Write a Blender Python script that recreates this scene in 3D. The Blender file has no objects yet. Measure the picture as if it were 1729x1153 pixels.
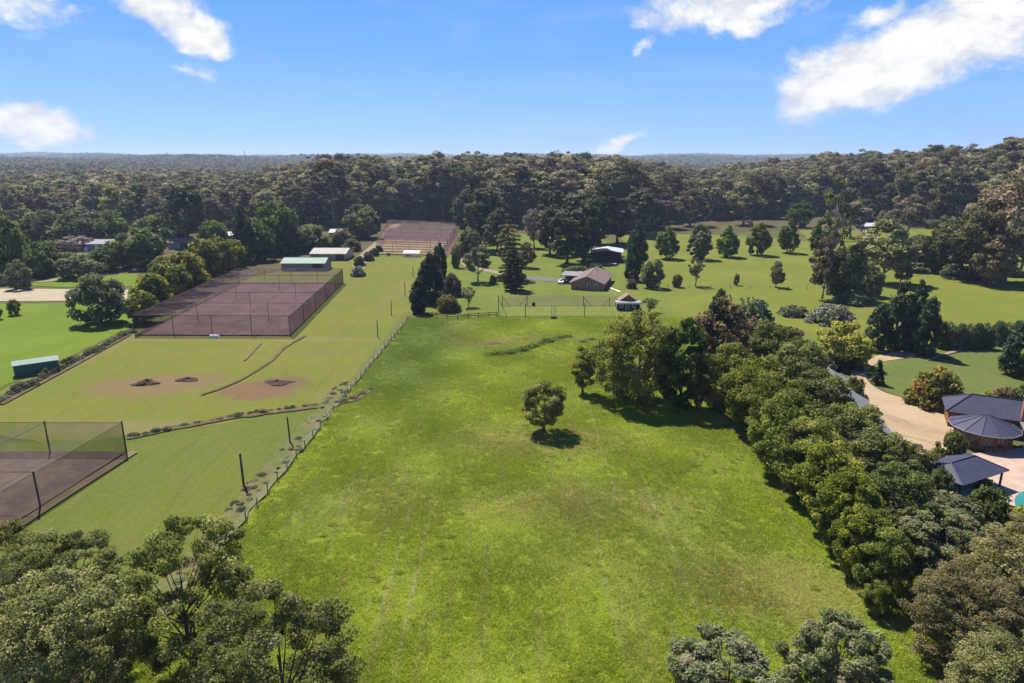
import bpy, bmesh, math, random
import numpy as np
from mathutils import Vector, Matrix

S = bpy.context.scene
COL = S.collection
R = math.radians
random.seed(7)

# ------------------------------------------------------------------ camera
CAM_H, PITCH = 40.0, R(15)
cd = bpy.data.cameras.new('camera'); cam = bpy.data.objects.new('camera', cd); COL.objects.link(cam)
cam.location = (0, 0, CAM_H); cam.rotation_euler = (R(75), 0, 0)
cd.lens = 24; cd.sensor_width = 36; cd.clip_start = 0.5; cd.clip_end = 40000
S.camera = cam

# ------------------------------------------------------------------ sun, exposure
SUN_EL = R(57); SUN_AZ = R(-31)            # azimuth from +Y towards +X
sdir = Vector((math.sin(SUN_AZ)*math.cos(SUN_EL), math.cos(SUN_AZ)*math.cos(SUN_EL), math.sin(SUN_EL)))
sl = bpy.data.lights.new('sun', 'SUN'); sl.energy = 4.6; sl.angle = R(0.55); sl.color = (1.0, 0.95, 0.86)
so = bpy.data.objects.new('sun', sl); COL.objects.link(so)
so.rotation_euler = sdir.to_track_quat('Z', 'Y').to_euler(); so.location = sdir*300
vs = S.view_settings
vs.view_transform = 'Standard'; vs.look = 'None'; vs.gamma = 1; vs.exposure = 1.15; vs.use_curve_mapping = False

# ------------------------------------------------------------------ node helpers
def nd(nt, t, ins=None, **at):
    n = nt.nodes.new(t)
    for k, v in at.items(): setattr(n, k, v)
    for k, v in (ins or {}).items():
        s = n.inputs[k]
        if isinstance(v, bpy.types.NodeSocket): nt.links.new(v, s)
        else: s.default_value = v
    return n
def c4(c): return (c[0], c[1], c[2], 1)
def math_(nt, op, a, b=0.0, c=0.0, clamp=False):
    return nd(nt, 'ShaderNodeMath', {0: a, 1: b, 2: c}, operation=op, use_clamp=clamp).outputs[0]
def mixc(nt, f, a, b, mode='MIX'):
    n = nd(nt, 'ShaderNodeMix', None, data_type='RGBA', blend_type=mode)
    for k, v in ((0, f), (6, a), (7, b)):
        s = n.inputs[k]
        if isinstance(v, bpy.types.NodeSocket): nt.links.new(v, s)
        else: s.default_value = v if k == 0 else c4(v)
    return n.outputs[2]
def sstep(nt, v, a, b, lo=0.0, hi=1.0):
    return nd(nt, 'ShaderNodeMapRange', {0: v, 1: a, 2: b, 3: lo, 4: hi}, interpolation_type='SMOOTHSTEP').outputs[0]
def noise(nt, vec, scale, detail=4, rough=.55, dist=0.0):
    return nd(nt, 'ShaderNodeTexNoise', {'Vector': vec, 'Scale': scale, 'Detail': detail, 'Roughness': rough, 'Distortion': dist}).outputs[0]
def scl(nt, vec, s):
    return nd(nt, 'ShaderNodeVectorMath', {0: vec, 1: s}, operation='MULTIPLY').outputs[0]

# ------------------------------------------------------------------ sky
W = bpy.data.worlds.new('World'); S.world = W; W.use_nodes = True
nt = W.node_tree; nt.nodes.clear()
SKYK = 7.0                                  # radiance of the sky colours before the world strength
sky = nd(nt, 'ShaderNodeTexSky', None, sky_type='NISHITA', sun_disc=False, sun_elevation=SUN_EL, sun_rotation=SUN_AZ,
         altitude=100, air_density=1.0, dust_density=0.3, ozone_density=2.5)
tc = nd(nt, 'ShaderNodeTexCoord').outputs['Generated']
elev = nd(nt, 'ShaderNodeSeparateXYZ', {0: tc}).outputs[2]
blue = nd(nt, 'ShaderNodeValToRGB', {0: elev}).outputs[0]
cr_ = blue.node.color_ramp; cr_.elements[0].position = 0.0; cr_.elements[0].color = (.205, .470, .95, 1); cr_.elements[1].position = .9; cr_.elements[1].color = (.012, .075, .36, 1)
for p_, c_ in ((.06, (.165, .425, .93, 1)), (.14, (.092, .335, .86, 1)), (.26, (.060, .262, .77, 1)), (.5, (.030, .150, .52, 1))): e_ = cr_.elements.new(p_); e_.color = c_
blue = nd(nt, 'ShaderNodeVectorMath', {0: blue, 'Scale': SKYK}, operation='SCALE').outputs[0]
skyc = mixc(nt, .85, sky.outputs[0], blue)
def pixdir(px, py):
    f = 1729*24/36; u = (px-864.5)/f; v = (576.5-py)/f; c, s = math.cos(PITCH), math.sin(PITCH)
    return Vector((u, c+v*s, -s+v*c)).normalized()
wn = nd(nt, 'ShaderNodeTexNoise', {'Vector': tc, 'Scale': 9.0, 'Detail': 5.0, 'Roughness': .6})
warp = nd(nt, 'ShaderNodeVectorMath', {0: wn.outputs['Color'], 1: (.5, .5, .5)}, operation='SUBTRACT').outputs[0]
warp = nd(nt, 'ShaderNodeVectorMath', {0: warp, 'Scale': .07}, operation='SCALE').outputs[0]
wd = nd(nt, 'ShaderNodeVectorMath', {0: tc, 1: warp}, operation='ADD').outputs[0]
# each cloud: direction, half width, half height (radians), roll, density
CL = [((1545, 92), .130, .052, .30, 1.03), ((1665, 45), .09, .060, .25, 1.08), ((1420, 125), .085, .045, .35, 1.0), ((1475, 25), .035, .02, .2, .62),
      ((1225, 12), .105, .032, .05, .98), ((1195, 42), .035, .018, -.3, .7), ((290, 18), .072, .029, -.42, .98), ((318, 52), .022, .018, -.6, .7), ((300, 108), .05, .014, -.35, .5),
      ((42, 205), .055, .03, -.15, 1.0), ((150, 220), .025, .015, .3, .5), ((1032, 248), .05, .013, .42, .84), ((30, 0), .07, .03, 0, .5), ((1088, 82), .012, .010, 0, .45),
      ]
for i in range(16):                        # the same sort of cloud all round the sky
    a = R(60 + i*15.5 + random.uniform(-5, 5)); e = R(random.uniform(5, 40))
    CL.append((Vector((math.sin(a)*math.cos(e), math.cos(a)*math.cos(e), math.sin(e))), random.uniform(.06, .15), random.uniform(.03, .06), random.uniform(-.4, .4), .95))
mx = None; shade = None
for p, a, b, roll, dens in CL:
    d = p if isinstance(p, Vector) else pixdir(*p)
    rt = Vector((0, 0, 1)).cross(d)*-1; rt = Vector((d.y, -d.x, 0)).normalized(); up = rt.cross(d).normalized()
    if up.z < 0: up = -up
    r2 = rt*math.cos(roll)+up*math.sin(roll); u2 = up*math.cos(roll)-rt*math.sin(roll)
    rot = Matrix((r2, d, u2)).transposed().to_euler()
    m = nd(nt, 'ShaderNodeMapping', {'Vector': wd, 'Location': d, 'Rotation': rot, 'Scale': (a*1.35, .35, b*1.35)}, vector_type='TEXTURE')
    l = nd(nt, 'ShaderNodeVectorMath', {0: m.outputs[0]}, operation='LENGTH').outputs['Value']
    v = math_(nt, 'MULTIPLY', math_(nt, 'SUBTRACT', 1.0, l, clamp=True), dens)
    mx = v if mx is None else math_(nt, 'MAXIMUM', mx, v)
fb = nd(nt, 'ShaderNodeTexNoise', {'Vector': scl(nt, tc, (1, 1, 1.6)), 'Scale': 14.0, 'Detail': 10.0, 'Roughness': .60, 'Distortion': .25}).outputs[0]
den = math_(nt, 'ADD', mx, math_(nt, 'MULTIPLY', math_(nt, 'SUBTRACT', fb, .5), 1.55))
gate = sstep(nt, mx, 0.0, .14)
cov = math_(nt, 'MULTIPLY', sstep(nt, den, .16, .60), gate)
fb2 = nd(nt, 'ShaderNodeTexNoise', {'Vector': nd(nt, 'ShaderNodeVectorMath', {0: scl(nt, tc, (1, 1, 1.5)), 1: (.0, .0, -.02)}, operation='ADD').outputs[0], 'Scale': 24.0, 'Detail': 6.0, 'Roughness': .6}).outputs[0]
cc = mixc(nt, sstep(nt, math_(nt, 'ADD', math_(nt, 'MULTIPLY', fb2, .9), math_(nt, 'MULTIPLY', den, .18)), .40, .66), (4.3, 4.55, 5.1), (6.3, 6.25, 6.2))
# thin high veil
ve = sstep(nt, noise(nt, scl(nt, tc, (1.5, 1.5, 6)), 3.2, 7, .6, .5), .48, .85, 0, .16)
base = mixc(nt, ve, skyc, (4.6, 5.4, 6.6))
out = mixc(nt, cov, base, cc)
bg = nd(nt, 'ShaderNodeBackground', {'Color': out, 'Strength': 0.073})
nd(nt, 'ShaderNodeOutputWorld', {'Surface': bg.outputs[0]})

# ------------------------------------------------------------------ terrain and pixel helpers
def ss(a, b, x):
    t = np.clip((x-a)/(b-a), 0, 1); return t*t*(3-2*t)
def H(x, y):
    x = np.asarray(x, float); y = np.asarray(y, float); d = np.hypot(x, y)
    h = 9*ss(210, 360, x)*ss(300, 430, y)*(1-ss(700, 1100, y))
    far = ss(900, 4200, d)
    w = 14*np.sin(x*.0021+.7)*np.sin(y*.0017+.4)+9*np.sin(x*.0047-y*.0031+1.9)+6*np.sin(x*.009+y*.0073)
    h = h + far*(24+w) + 24*ss(5200, 7200, d) + 6*ss(800, 1600, d)*(1-far)*np.sin(x*.006+1)
    return h
FPX = 1729*24/36
def G(px, py, z=0.0):
    """the point of the ground (or of the level z) seen at a picture position"""
    u = (px-864.5)/FPX; v = (576.5-py)/FPX; c, s = math.cos(PITCH), math.sin(PITCH)
    d = (u, c+v*s, -s+v*c); zz = z
    for _ in range(1 if z else 8):
        t = (zz-CAM_H)/d[2]; x, y = t*d[0], t*d[1]
        if not z: zz = .5*zz+.5*float(H(x, y))
    return Vector((x, y, z if z else float(H(x, y))))
def topz(y, py):
    v = (576.5-py)/FPX; c, s = math.cos(PITCH), math.sin(PITCH)
    return CAM_H + y*(-s+v*c)/(c+v*s)
def depth(P): return P.y*math.cos(PITCH)-(P.z-CAM_H)*math.sin(PITCH)

# ------------------------------------------------------------------ object helpers
def tag(o, label=None, cat=None, group=None, kind=None):
    if label: o['label'] = label
    if cat: o['category'] = cat
    if group: o['group'] = group
    if kind: o['kind'] = kind
    return o
def empty(name, loc, rz=0, label=None, cat=None, group=None):
    o = bpy.data.objects.new(name, None); COL.objects.link(o); o.location = loc; o.rotation_euler = (0, 0, rz)
    o.empty_display_size = .2
    return tag(o, label, cat, group)
def link(name, me, parent=None, mat=None):
    o = bpy.data.objects.new(name, me); COL.objects.link(o)
    if parent is not None: o.parent = parent
    return o
class MB:
    def __init__(s, off=(0, 0, 0)): s.v = []; s.f = []; s.o = Vector(off)
    def add(s, vs_, fs):
        n = len(s.v); s.v += [tuple(Vector(p)-s.o) for p in vs_]; s.f += [tuple(i+n for i in f) for f in fs]; return s
    def box(s, c, d, rz=0, taper=1.0):
        x, y, z = d[0]/2, d[1]/2, d[2]/2; m = Matrix.Rotation(rz, 3, 'Z'); c = Vector(c)
        p = [Vector((sx*x*(taper if sz > 0 else 1), sy*y*(taper if sz > 0 else 1), sz*z)) for sz in (-1, 1) for sx, sy in ((-1, -1), (1, -1), (1, 1), (-1, 1))]
        return s.add([c+m@q for q in p], [(3, 2, 1, 0), (4, 5, 6, 7), (0, 1, 5, 4), (1, 2, 6, 5), (2, 3, 7, 6), (3, 0, 4, 7)])
    def tube(s, pts, rs, n=6, cap=True):
        pts = [Vector(p) for p in pts]
        if not hasattr(rs, '__len__'): rs = [rs]*len(pts)
        vs_ = []; fs = []
        for i, p in enumerate(pts):
            d = (pts[min(i+1, len(pts)-1)]-pts[max(i-1, 0)]).normalized()
            a = d.orthogonal().normalized() if abs(d.z) < .95 else Vector((1, 0, 0)); a = (a-d*a.dot(d)).normalized(); b = d.cross(a)
            for k in range(n):
                t = 2*math.pi*k/n; vs_.append(p+(a*math.cos(t)+b*math.sin(t))*rs[i])
        for i in range(len(pts)-1):
            for k in range(n):
                k2 = (k+1) % n; fs.append((i*n+k, i*n+k2, (i+1)*n+k2, (i+1)*n+k))
        if cap: fs.append(tuple(range(n-1, -1, -1))); fs.append(tuple((len(pts)-1)*n+k for k in range(n)))
        return s.add(vs_, fs)
    def slab(s, quad, th):                       # a thick panel under a quad
        q = [Vector(p) for p in quad]; n = (q[1]-q[0]).cross(q[-1]-q[0]).normalized(); k = len(q)
        vs_ = q+[p-n*th for p in q]
        fs = [tuple(range(k)), tuple(range(2*k-1, k-1, -1))]+[(i, i+k, (i+1) % k+k, (i+1) % k) for i in range(k)]
        return s.add(vs_, fs)
    def build(s, name, mat, parent=None, smooth=False):
        me = bpy.data.meshes.new(name); me.from_pydata(s.v, [], s.f); me.update()
        if smooth: me.shade_smooth()
        if mat: me.materials.append(mat)
        return link(name, me, parent)
def mesh_np(name, V, F, mats, fmat=None, tint=None, smooth=False):
    """V n x 3, F m x k (all quads or all tris)"""
    me = bpy.data.meshes.new(name); m, k = F.shape
    me.vertices.add(len(V)); me.vertices.foreach_set('co', V.astype(np.float32).ravel())
    me.loops.add(m*k); me.loops.foreach_set('vertex_index', F.astype(np.int32).ravel())
    me.polygons.add(m); me.polygons.foreach_set('loop_start', (np.arange(m)*k).astype(np.int32))
    if fmat is not None: me.polygons.foreach_set('material_index', fmat.astype(np.int32))
    for q in mats: me.materials.append(q)
    me.update(calc_edges=True); me.validate()
    if tint is not None:
        a = me.attributes.new('tint', 'FLOAT', 'FACE'); a.data.foreach_set('value', tint.astype(np.float32))
    if smooth: me.shade_smooth()
    return me

# ------------------------------------------------------------------ materials
def newmat(name):
    m = bpy.data.materials.new(name); m.use_nodes = True; n = m.node_tree; n.nodes.clear(); return m, n
def finish(nt_, bsdf): nd(nt_, 'ShaderNodeOutputMaterial', {'Surface': bsdf})
def plain(name, c, rough=.7, var=.25, scale=1.5, metal=0.0, c2=None, spec=.3, bump=0.0, stretch=(1, 1, 1), bscale=None):
    m, n = newmat(name)
    p = nd(n, 'ShaderNodeTexCoord').outputs['Object']; p = scl(n, p, stretch)
    k = noise(n, p, scale, 6, .6)
    a = c2 if c2 else tuple(v*(1-var) for v in c)
    b = c if c2 else tuple(min(1, v*(1+var)) for v in c)
    col = mixc(n, sstep(n, k, .3, .7), a, b)
    bs = nd(n, 'ShaderNodeBsdfPrincipled', {'Base Color': col, 'Roughness': rough, 'Metallic': metal, 'Specular IOR Level': spec})
    if bump:
        h = noise(n, p, bscale or scale*6, 5, .65)
        b_ = nd(n, 'ShaderNodeBump', {'Height': h, 'Strength': .6, 'Distance': bump}); n.links.new(b_.outputs[0], bs.inputs['Normal'])
    finish(n, bs.outputs[0]); return m
def bands(name, c, c2, freq, axis='X', rough=.5, bump=.04, metal=0.0, spec=.4):
    """ribbed sheet or tile courses with weathering"""
    m, n = newmat(name); p = nd(n, 'ShaderNodeTexCoord').outputs['Object']
    w = nd(n, 'ShaderNodeTexWave', {'Vector': p, 'Scale': freq, 'Distortion': .15, 'Detail': 1.0}, bands_direction=axis).outputs[1]
    k = noise(n, p, .5, 7, .65)
    col = mixc(n, sstep(n, k, .3, .7), c2, c)
    col = mixc(n, math_(n, 'MULTIPLY', w, .22), col, tuple(v*.55 for v in c2))
    bs = nd(n, 'ShaderNodeBsdfPrincipled', {'Base Color': col, 'Roughness': rough, 'Metallic': metal, 'Specular IOR Level': spec})
    b_ = nd(n, 'ShaderNodeBump', {'Height': w, 'Strength': .7, 'Distance': bump}); n.links.new(b_.outputs[0], bs.inputs['Normal'])
    finish(n, bs.outputs[0]); return m
LEAFK = 1.8
def leafmat(name, cd_, cl_, ca=None, trans=.3, var=.3, acc=.86):
    m, n = newmat(name)
    t = nd(n, 'ShaderNodeAttribute', None, attribute_name='tint').outputs['Fac']
    oi = nd(n, 'ShaderNodeObjectInfo').outputs['Random']
    k_ = LEAFK; cd_, cl_ = tuple(v*k_ for v in cd_), tuple(v*k_ for v in cl_); ca = tuple(v*k_ for v in ca) if ca else None; trans = min(.48, trans+.12)
    col = mixc(n, sstep(n, t, .1, .85), cd_, cl_)
    if ca: col = mixc(n, sstep(n, t, acc-.1, acc+.1), col, ca)
    hs = nd(n, 'ShaderNodeHueSaturation', {'Hue': sstep(n, math_(n, 'FRACT', math_(n, 'MULTIPLY', oi, 7.31)), 0, 1, .5-.035*var/.3, .5+.02*var/.3), 'Saturation': sstep(n, math_(n, 'FRACT', math_(n, 'MULTIPLY', oi, 13.7)), 0, 1, 1-.45*var, 1+.2*var),
                                          'Value': sstep(n, oi, 0, 1, 1-var, 1+var), 'Fac': 1.0, 'Color': col}).outputs[0]
    bs = nd(n, 'ShaderNodeBsdfPrincipled', {'Base Color': hs, 'Roughness': .6, 'Specular IOR Level': .10})
    tr = nd(n, 'ShaderNodeBsdfTranslucent', {'Color': mixc(n, .5, hs, (1.25, 1.2, .55), 'MULTIPLY')})
    mx_ = nd(n, 'ShaderNodeMixShader', {0: trans}); n.links.new(bs.outputs[0], mx_.inputs[1]); n.links.new(tr.outputs[0], mx_.inputs[2])
    finish(n, mx_.outputs[0]); return m
def blob(n, pos, x, y, rx, ry, soft=.5, nz=None):
    m = nd(n, 'ShaderNodeMapping', {'Vector': pos, 'Location': (x, y, 0), 'Scale': (rx, ry, 1000)}, vector_type='TEXTURE').outputs[0]
    l = nd(n, 'ShaderNodeVectorMath', {0: m}, operation='LENGTH').outputs['Value']
    if nz is not None: l = math_(n, 'ADD', l, nz)
    return sstep(n, l, 1-soft, 1+soft, 1, 0)
def paddock_color(n):
    """colour of the paddock at a world position, shared by its soil sheet and its grass blades"""
    p = nd(n, 'ShaderNodeNewGeometry').outputs['Position']
    big = noise(n, p, .030, 4, .6, .6); mid = noise(n, p, .16, 6, .65, .3); fine = noise(n, p, 1.3, 6, .75)
    rows = noise(n, scl(n, p, (1.0, .035, 1)), .9, 3, .5)          # drill rows running up the slope
    lime, green, deep, dry = (.338, .398, .013), (.255, .325, .014), (.195, .262, .018), (.34, .30, .09)
    c = mixc(n, sstep(n, big, .36, .62), green, lime)
    c = mixc(n, sstep(n, mid, .40, .74, 0, .55), c, deep)
    wob = math_(n, 'MULTIPLY', math_(n, 'SUBTRACT', mid, .5), 1.6)
    # greener, ranker corner up by the wire fence, and worn dry patches
    c = mixc(n, math_(n, 'MULTIPLY', blob(n, p, -22, 150, 10, 40, .6, wob), .7), c, (.135, .215, .034))
    for x, y, rx, ry, k in ((4, 93, 13, 6, .5), (9, 74, 12, 5, .5), (26, 57, 9, 5, .55), (-16, 75, 9, 7, .3), (13, 63, 14, 6, .2), (-4, 148, 9, 5, .5), (8, 152, 10, 3.5, .55), (-13, 160, 4, 12, .4)):
        c = mixc(n, math_(n, 'MULTIPLY', blob(n, p, x, y, rx, ry, .6, wob), k), c, dry)
    c = mixc(n, math_(n, 'MULTIPLY', math_(n, 'MULTIPLY', sstep(n, rows, .50, .66), sstep(n, nd(n, 'ShaderNodeSeparateXYZ', {0: p}).outputs[1], 92, 120, 1, .25)), .40), c, dry)
    for x, y, w in ((17.0, 68, .16), (18.9, 72, .13), (-9.5, 58, .14), (9.2, 70, .12), (12.8, 92, .14), (-12.0, 66, .12)):
        mk = math_(n, 'MULTIPLY', blob(n, p, x, y, w*1.6, 17, .7, math_(n, 'MULTIPLY', wob, .5)), sstep(n, fine, .38, .60))
        c = mixc(n, math_(n, 'MULTIPLY', mk, .55), c, (.46, .42, .22))
    c = mixc(n, sstep(n, fine, .50, .72, 0, .55), c, mixc(n, .55, c, (.03, .055, .012)))
    return c, fine, p
def paddock_mat():
    m, n = newmat('paddock_grass'); c, fine, p = paddock_color(n)
    c = mixc(n, .62, c, (.060, .074, .018))
    bs = nd(n, 'ShaderNodeBsdfPrincipled', {'Base Color': c, 'Roughness': .95, 'Specular IOR Level': .05})
    h = math_(n, 'ADD', math_(n, 'MULTIPLY', fine, .6), noise(n, p, 5, 5, .75))
    b = nd(n, 'ShaderNodeBump', {'Height': h, 'Strength': .7, 'Distance': .22}); n.links.new(b.outputs[0], bs.inputs['Normal'])
    finish(n, bs.outputs[0]); return m
def blade_mat():
    m, n = newmat('grass_blade'); c, fine, p = paddock_color(n)
    oi = nd(n, 'ShaderNodeAttribute', None, attribute_name='tint').outputs['Fac']
    c = nd(n, 'ShaderNodeHueSaturation', {'Hue': .5, 'Saturation': sstep(n, oi, 0, 1, 1.1, .8), 'Value': sstep(n, oi, 0, 1, .75, 1.35), 'Fac': 1.0, 'Color': c}).outputs[0]
    bs = nd(n, 'ShaderNodeBsdfPrincipled', {'Base Color': c, 'Roughness': .6, 'Specular IOR Level': .12})
    tr = nd(n, 'ShaderNodeBsdfTranslucent', {'Color': c})
    mx_ = nd(n, 'ShaderNodeMixShader', {0: .35}); n.links.new(bs.outputs[0], mx_.inputs[1]); n.links.new(tr.outputs[0], mx_.inputs[2])
    finish(n, mx_.outputs[0]); return m
def lawn_mat(name, a, b, dry, mow=.12, rot=0.0, worn=()):
    a, b, dry = (tuple(v*.95 for v in q) for q in (a, b, dry))
    m, n = newmat(name); p = nd(n, 'ShaderNodeNewGeometry').outputs['Position']
    big = noise(n, p, .045, 5, .6, .5); mid = noise(n, p, .3, 5, .65); fine = noise(n, p, 2.2, 5, .75)
    pr = nd(n, 'ShaderNodeMapping', {'Vector': p, 'Rotation': (0, 0, rot)}).outputs[0]
    st = nd(n, 'ShaderNodeTexWave', {'Vector': pr, 'Scale': .22, 'Distortion': .8, 'Detail': 2.0, 'Detail Scale': .4}, bands_direction='X').outputs[1]
    c = mixc(n, sstep(n, big, .36, .64), a, b); c = mixc(n, sstep(n, mid, .42, .72, 0, .75), c, dry)
    c = mixc(n, sstep(n, noise(n, scl(n, p, (1, .12, 1)), .5, 5, .6, .4), .5, .7, 0, .4), c, tuple(v*.72 for v in b))
    c = mixc(n, math_(n, 'MULTIPLY', st, mow), c, tuple(v*.72 for v in a))
    c = mixc(n, sstep(n, fine, .46, .72, 0, .6), c, tuple(v*.55 for v in a))
    c = mixc(n, sstep(n, noise(n, p, .9, 6, .7), .52, .72, 0, .45), c, tuple(v*1.25 for v in dry))
    wob = math_(n, 'MULTIPLY', math_(n, 'SUBTRACT', math_(n, 'ADD', math_(n, 'MULTIPLY', mid, .7), math_(n, 'MULTIPLY', fine, .3)), .5), 2.6)
    for x, y, rx, ry, k, e in worn: c = mixc(n, math_(n, 'MULTIPLY', blob(n, p, x, y, rx, ry, .32, wob), k), c, e)
    bs = nd(n, 'ShaderNodeBsdfPrincipled', {'Base Color': c, 'Roughness': .95, 'Specular IOR Level': .05})
    b_ = nd(n, 'ShaderNodeBump', {'Height': math_(n, 'ADD', fine, mid), 'Strength': .6, 'Distance': .12}); n.links.new(b_.outputs[0], bs.inputs['Normal'])
    finish(n, bs.outputs[0]); return m
def soil_mat(name, a, b, scale=.4, bump=.15, c3=None):
    m, n = newmat(name); p = nd(n, 'ShaderNodeNewGeometry').outputs['Position']
    a, b = (tuple(v*.82 for v in q) for q in (a, b))
    k = noise(n, p, scale, 7, .68, .4); f_ = noise(n, p, scale*9, 5, .7)
    c = mixc(n, sstep(n, k, .32, .66), a, b); c = mixc(n, sstep(n, f_, .45, .75, 0, .5), c, c3 or tuple(v*.5 for v in a))
    bs = nd(n, 'ShaderNodeBsdfPrincipled', {'Base Color': c, 'Roughness': .95, 'Specular IOR Level': .05})
    b_ = nd(n, 'ShaderNodeBump', {'Height': f_, 'Strength': .8, 'Distance': bump}); n.links.new(b_.outputs[0], bs.inputs['Normal'])
    finish(n, bs.outputs[0]); return m
def net_mat(name, c, cover):
    m, n = newmat(name); p = nd(n, 'ShaderNodeNewGeometry').outputs['Position']
    k = noise(n, p, .25, 5, .6)
    d = nd(n, 'ShaderNodeBsdfDiffuse', {'Color': mixc(n, k, tuple(v*.7 for v in c), tuple(v*1.25 for v in c))}); t = nd(n, 'ShaderNodeBsdfTransparent')
    g_ = nd(n, 'ShaderNodeNewGeometry'); cosv = math_(n, 'ABSOLUTE', nd(n, 'ShaderNodeVectorMath', {0: g_.outputs['True Normal'], 1: g_.outputs['Incoming']}, operation='DOT_PRODUCT').outputs['Value'])
    holes = math_(n, 'POWER', sstep(n, k, .3, .7, 1-cover+.04, 1-cover-.04), math_(n, 'DIVIDE', 1.0, math_(n, 'MAXIMUM', cosv, .12)))   # a slanted look passes fewer holes
    mx_ = nd(n, 'ShaderNodeMixShader', {0: math_(n, 'SUBTRACT', 1.0, holes)}); n.links.new(t.outputs[0], mx_.inputs[1]); n.links.new(d.outputs[0], mx_.inputs[2])
    finish(n, mx_.outputs[0]); return m
def glass_mat(name, c=(.02, .025, .03)):
    m, n = newmat(name); finish(n, nd(n, 'ShaderNodeBsdfPrincipled', {'Base Color': c4(c), 'Roughness': .06, 'Specular IOR Level': .6}).outputs[0]); return m
def brick_mat():
    m, n = newmat('brick_wall'); p = nd(n, 'ShaderNodeTexCoord').outputs['Object']
    q = nd(n, 'ShaderNodeMapping', {'Vector': p, 'Rotation': (R(90), 0, 0)}).outputs[0]
    b = nd(n, 'ShaderNodeTexBrick', {'Vector': q, 'Color1': c4((.40, .135, .066)), 'Color2': c4((.31, .10, .055)), 'Mortar': c4((.30, .24, .2)), 'Scale': 1.0, 'Mortar Size': .01, 'Brick Width': .24, 'Row Height': .086})
    k = noise(n, p, .8, 5, .6); c = mixc(n, sstep(n, k, .35, .7, 0, .3), b.outputs[0], (.20, .085, .06))
    finish(n, nd(n, 'ShaderNodeBsdfPrincipled', {'Base Color': c, 'Roughness': .9, 'Specular IOR Level': .1}).outputs[0]); return m

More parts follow.
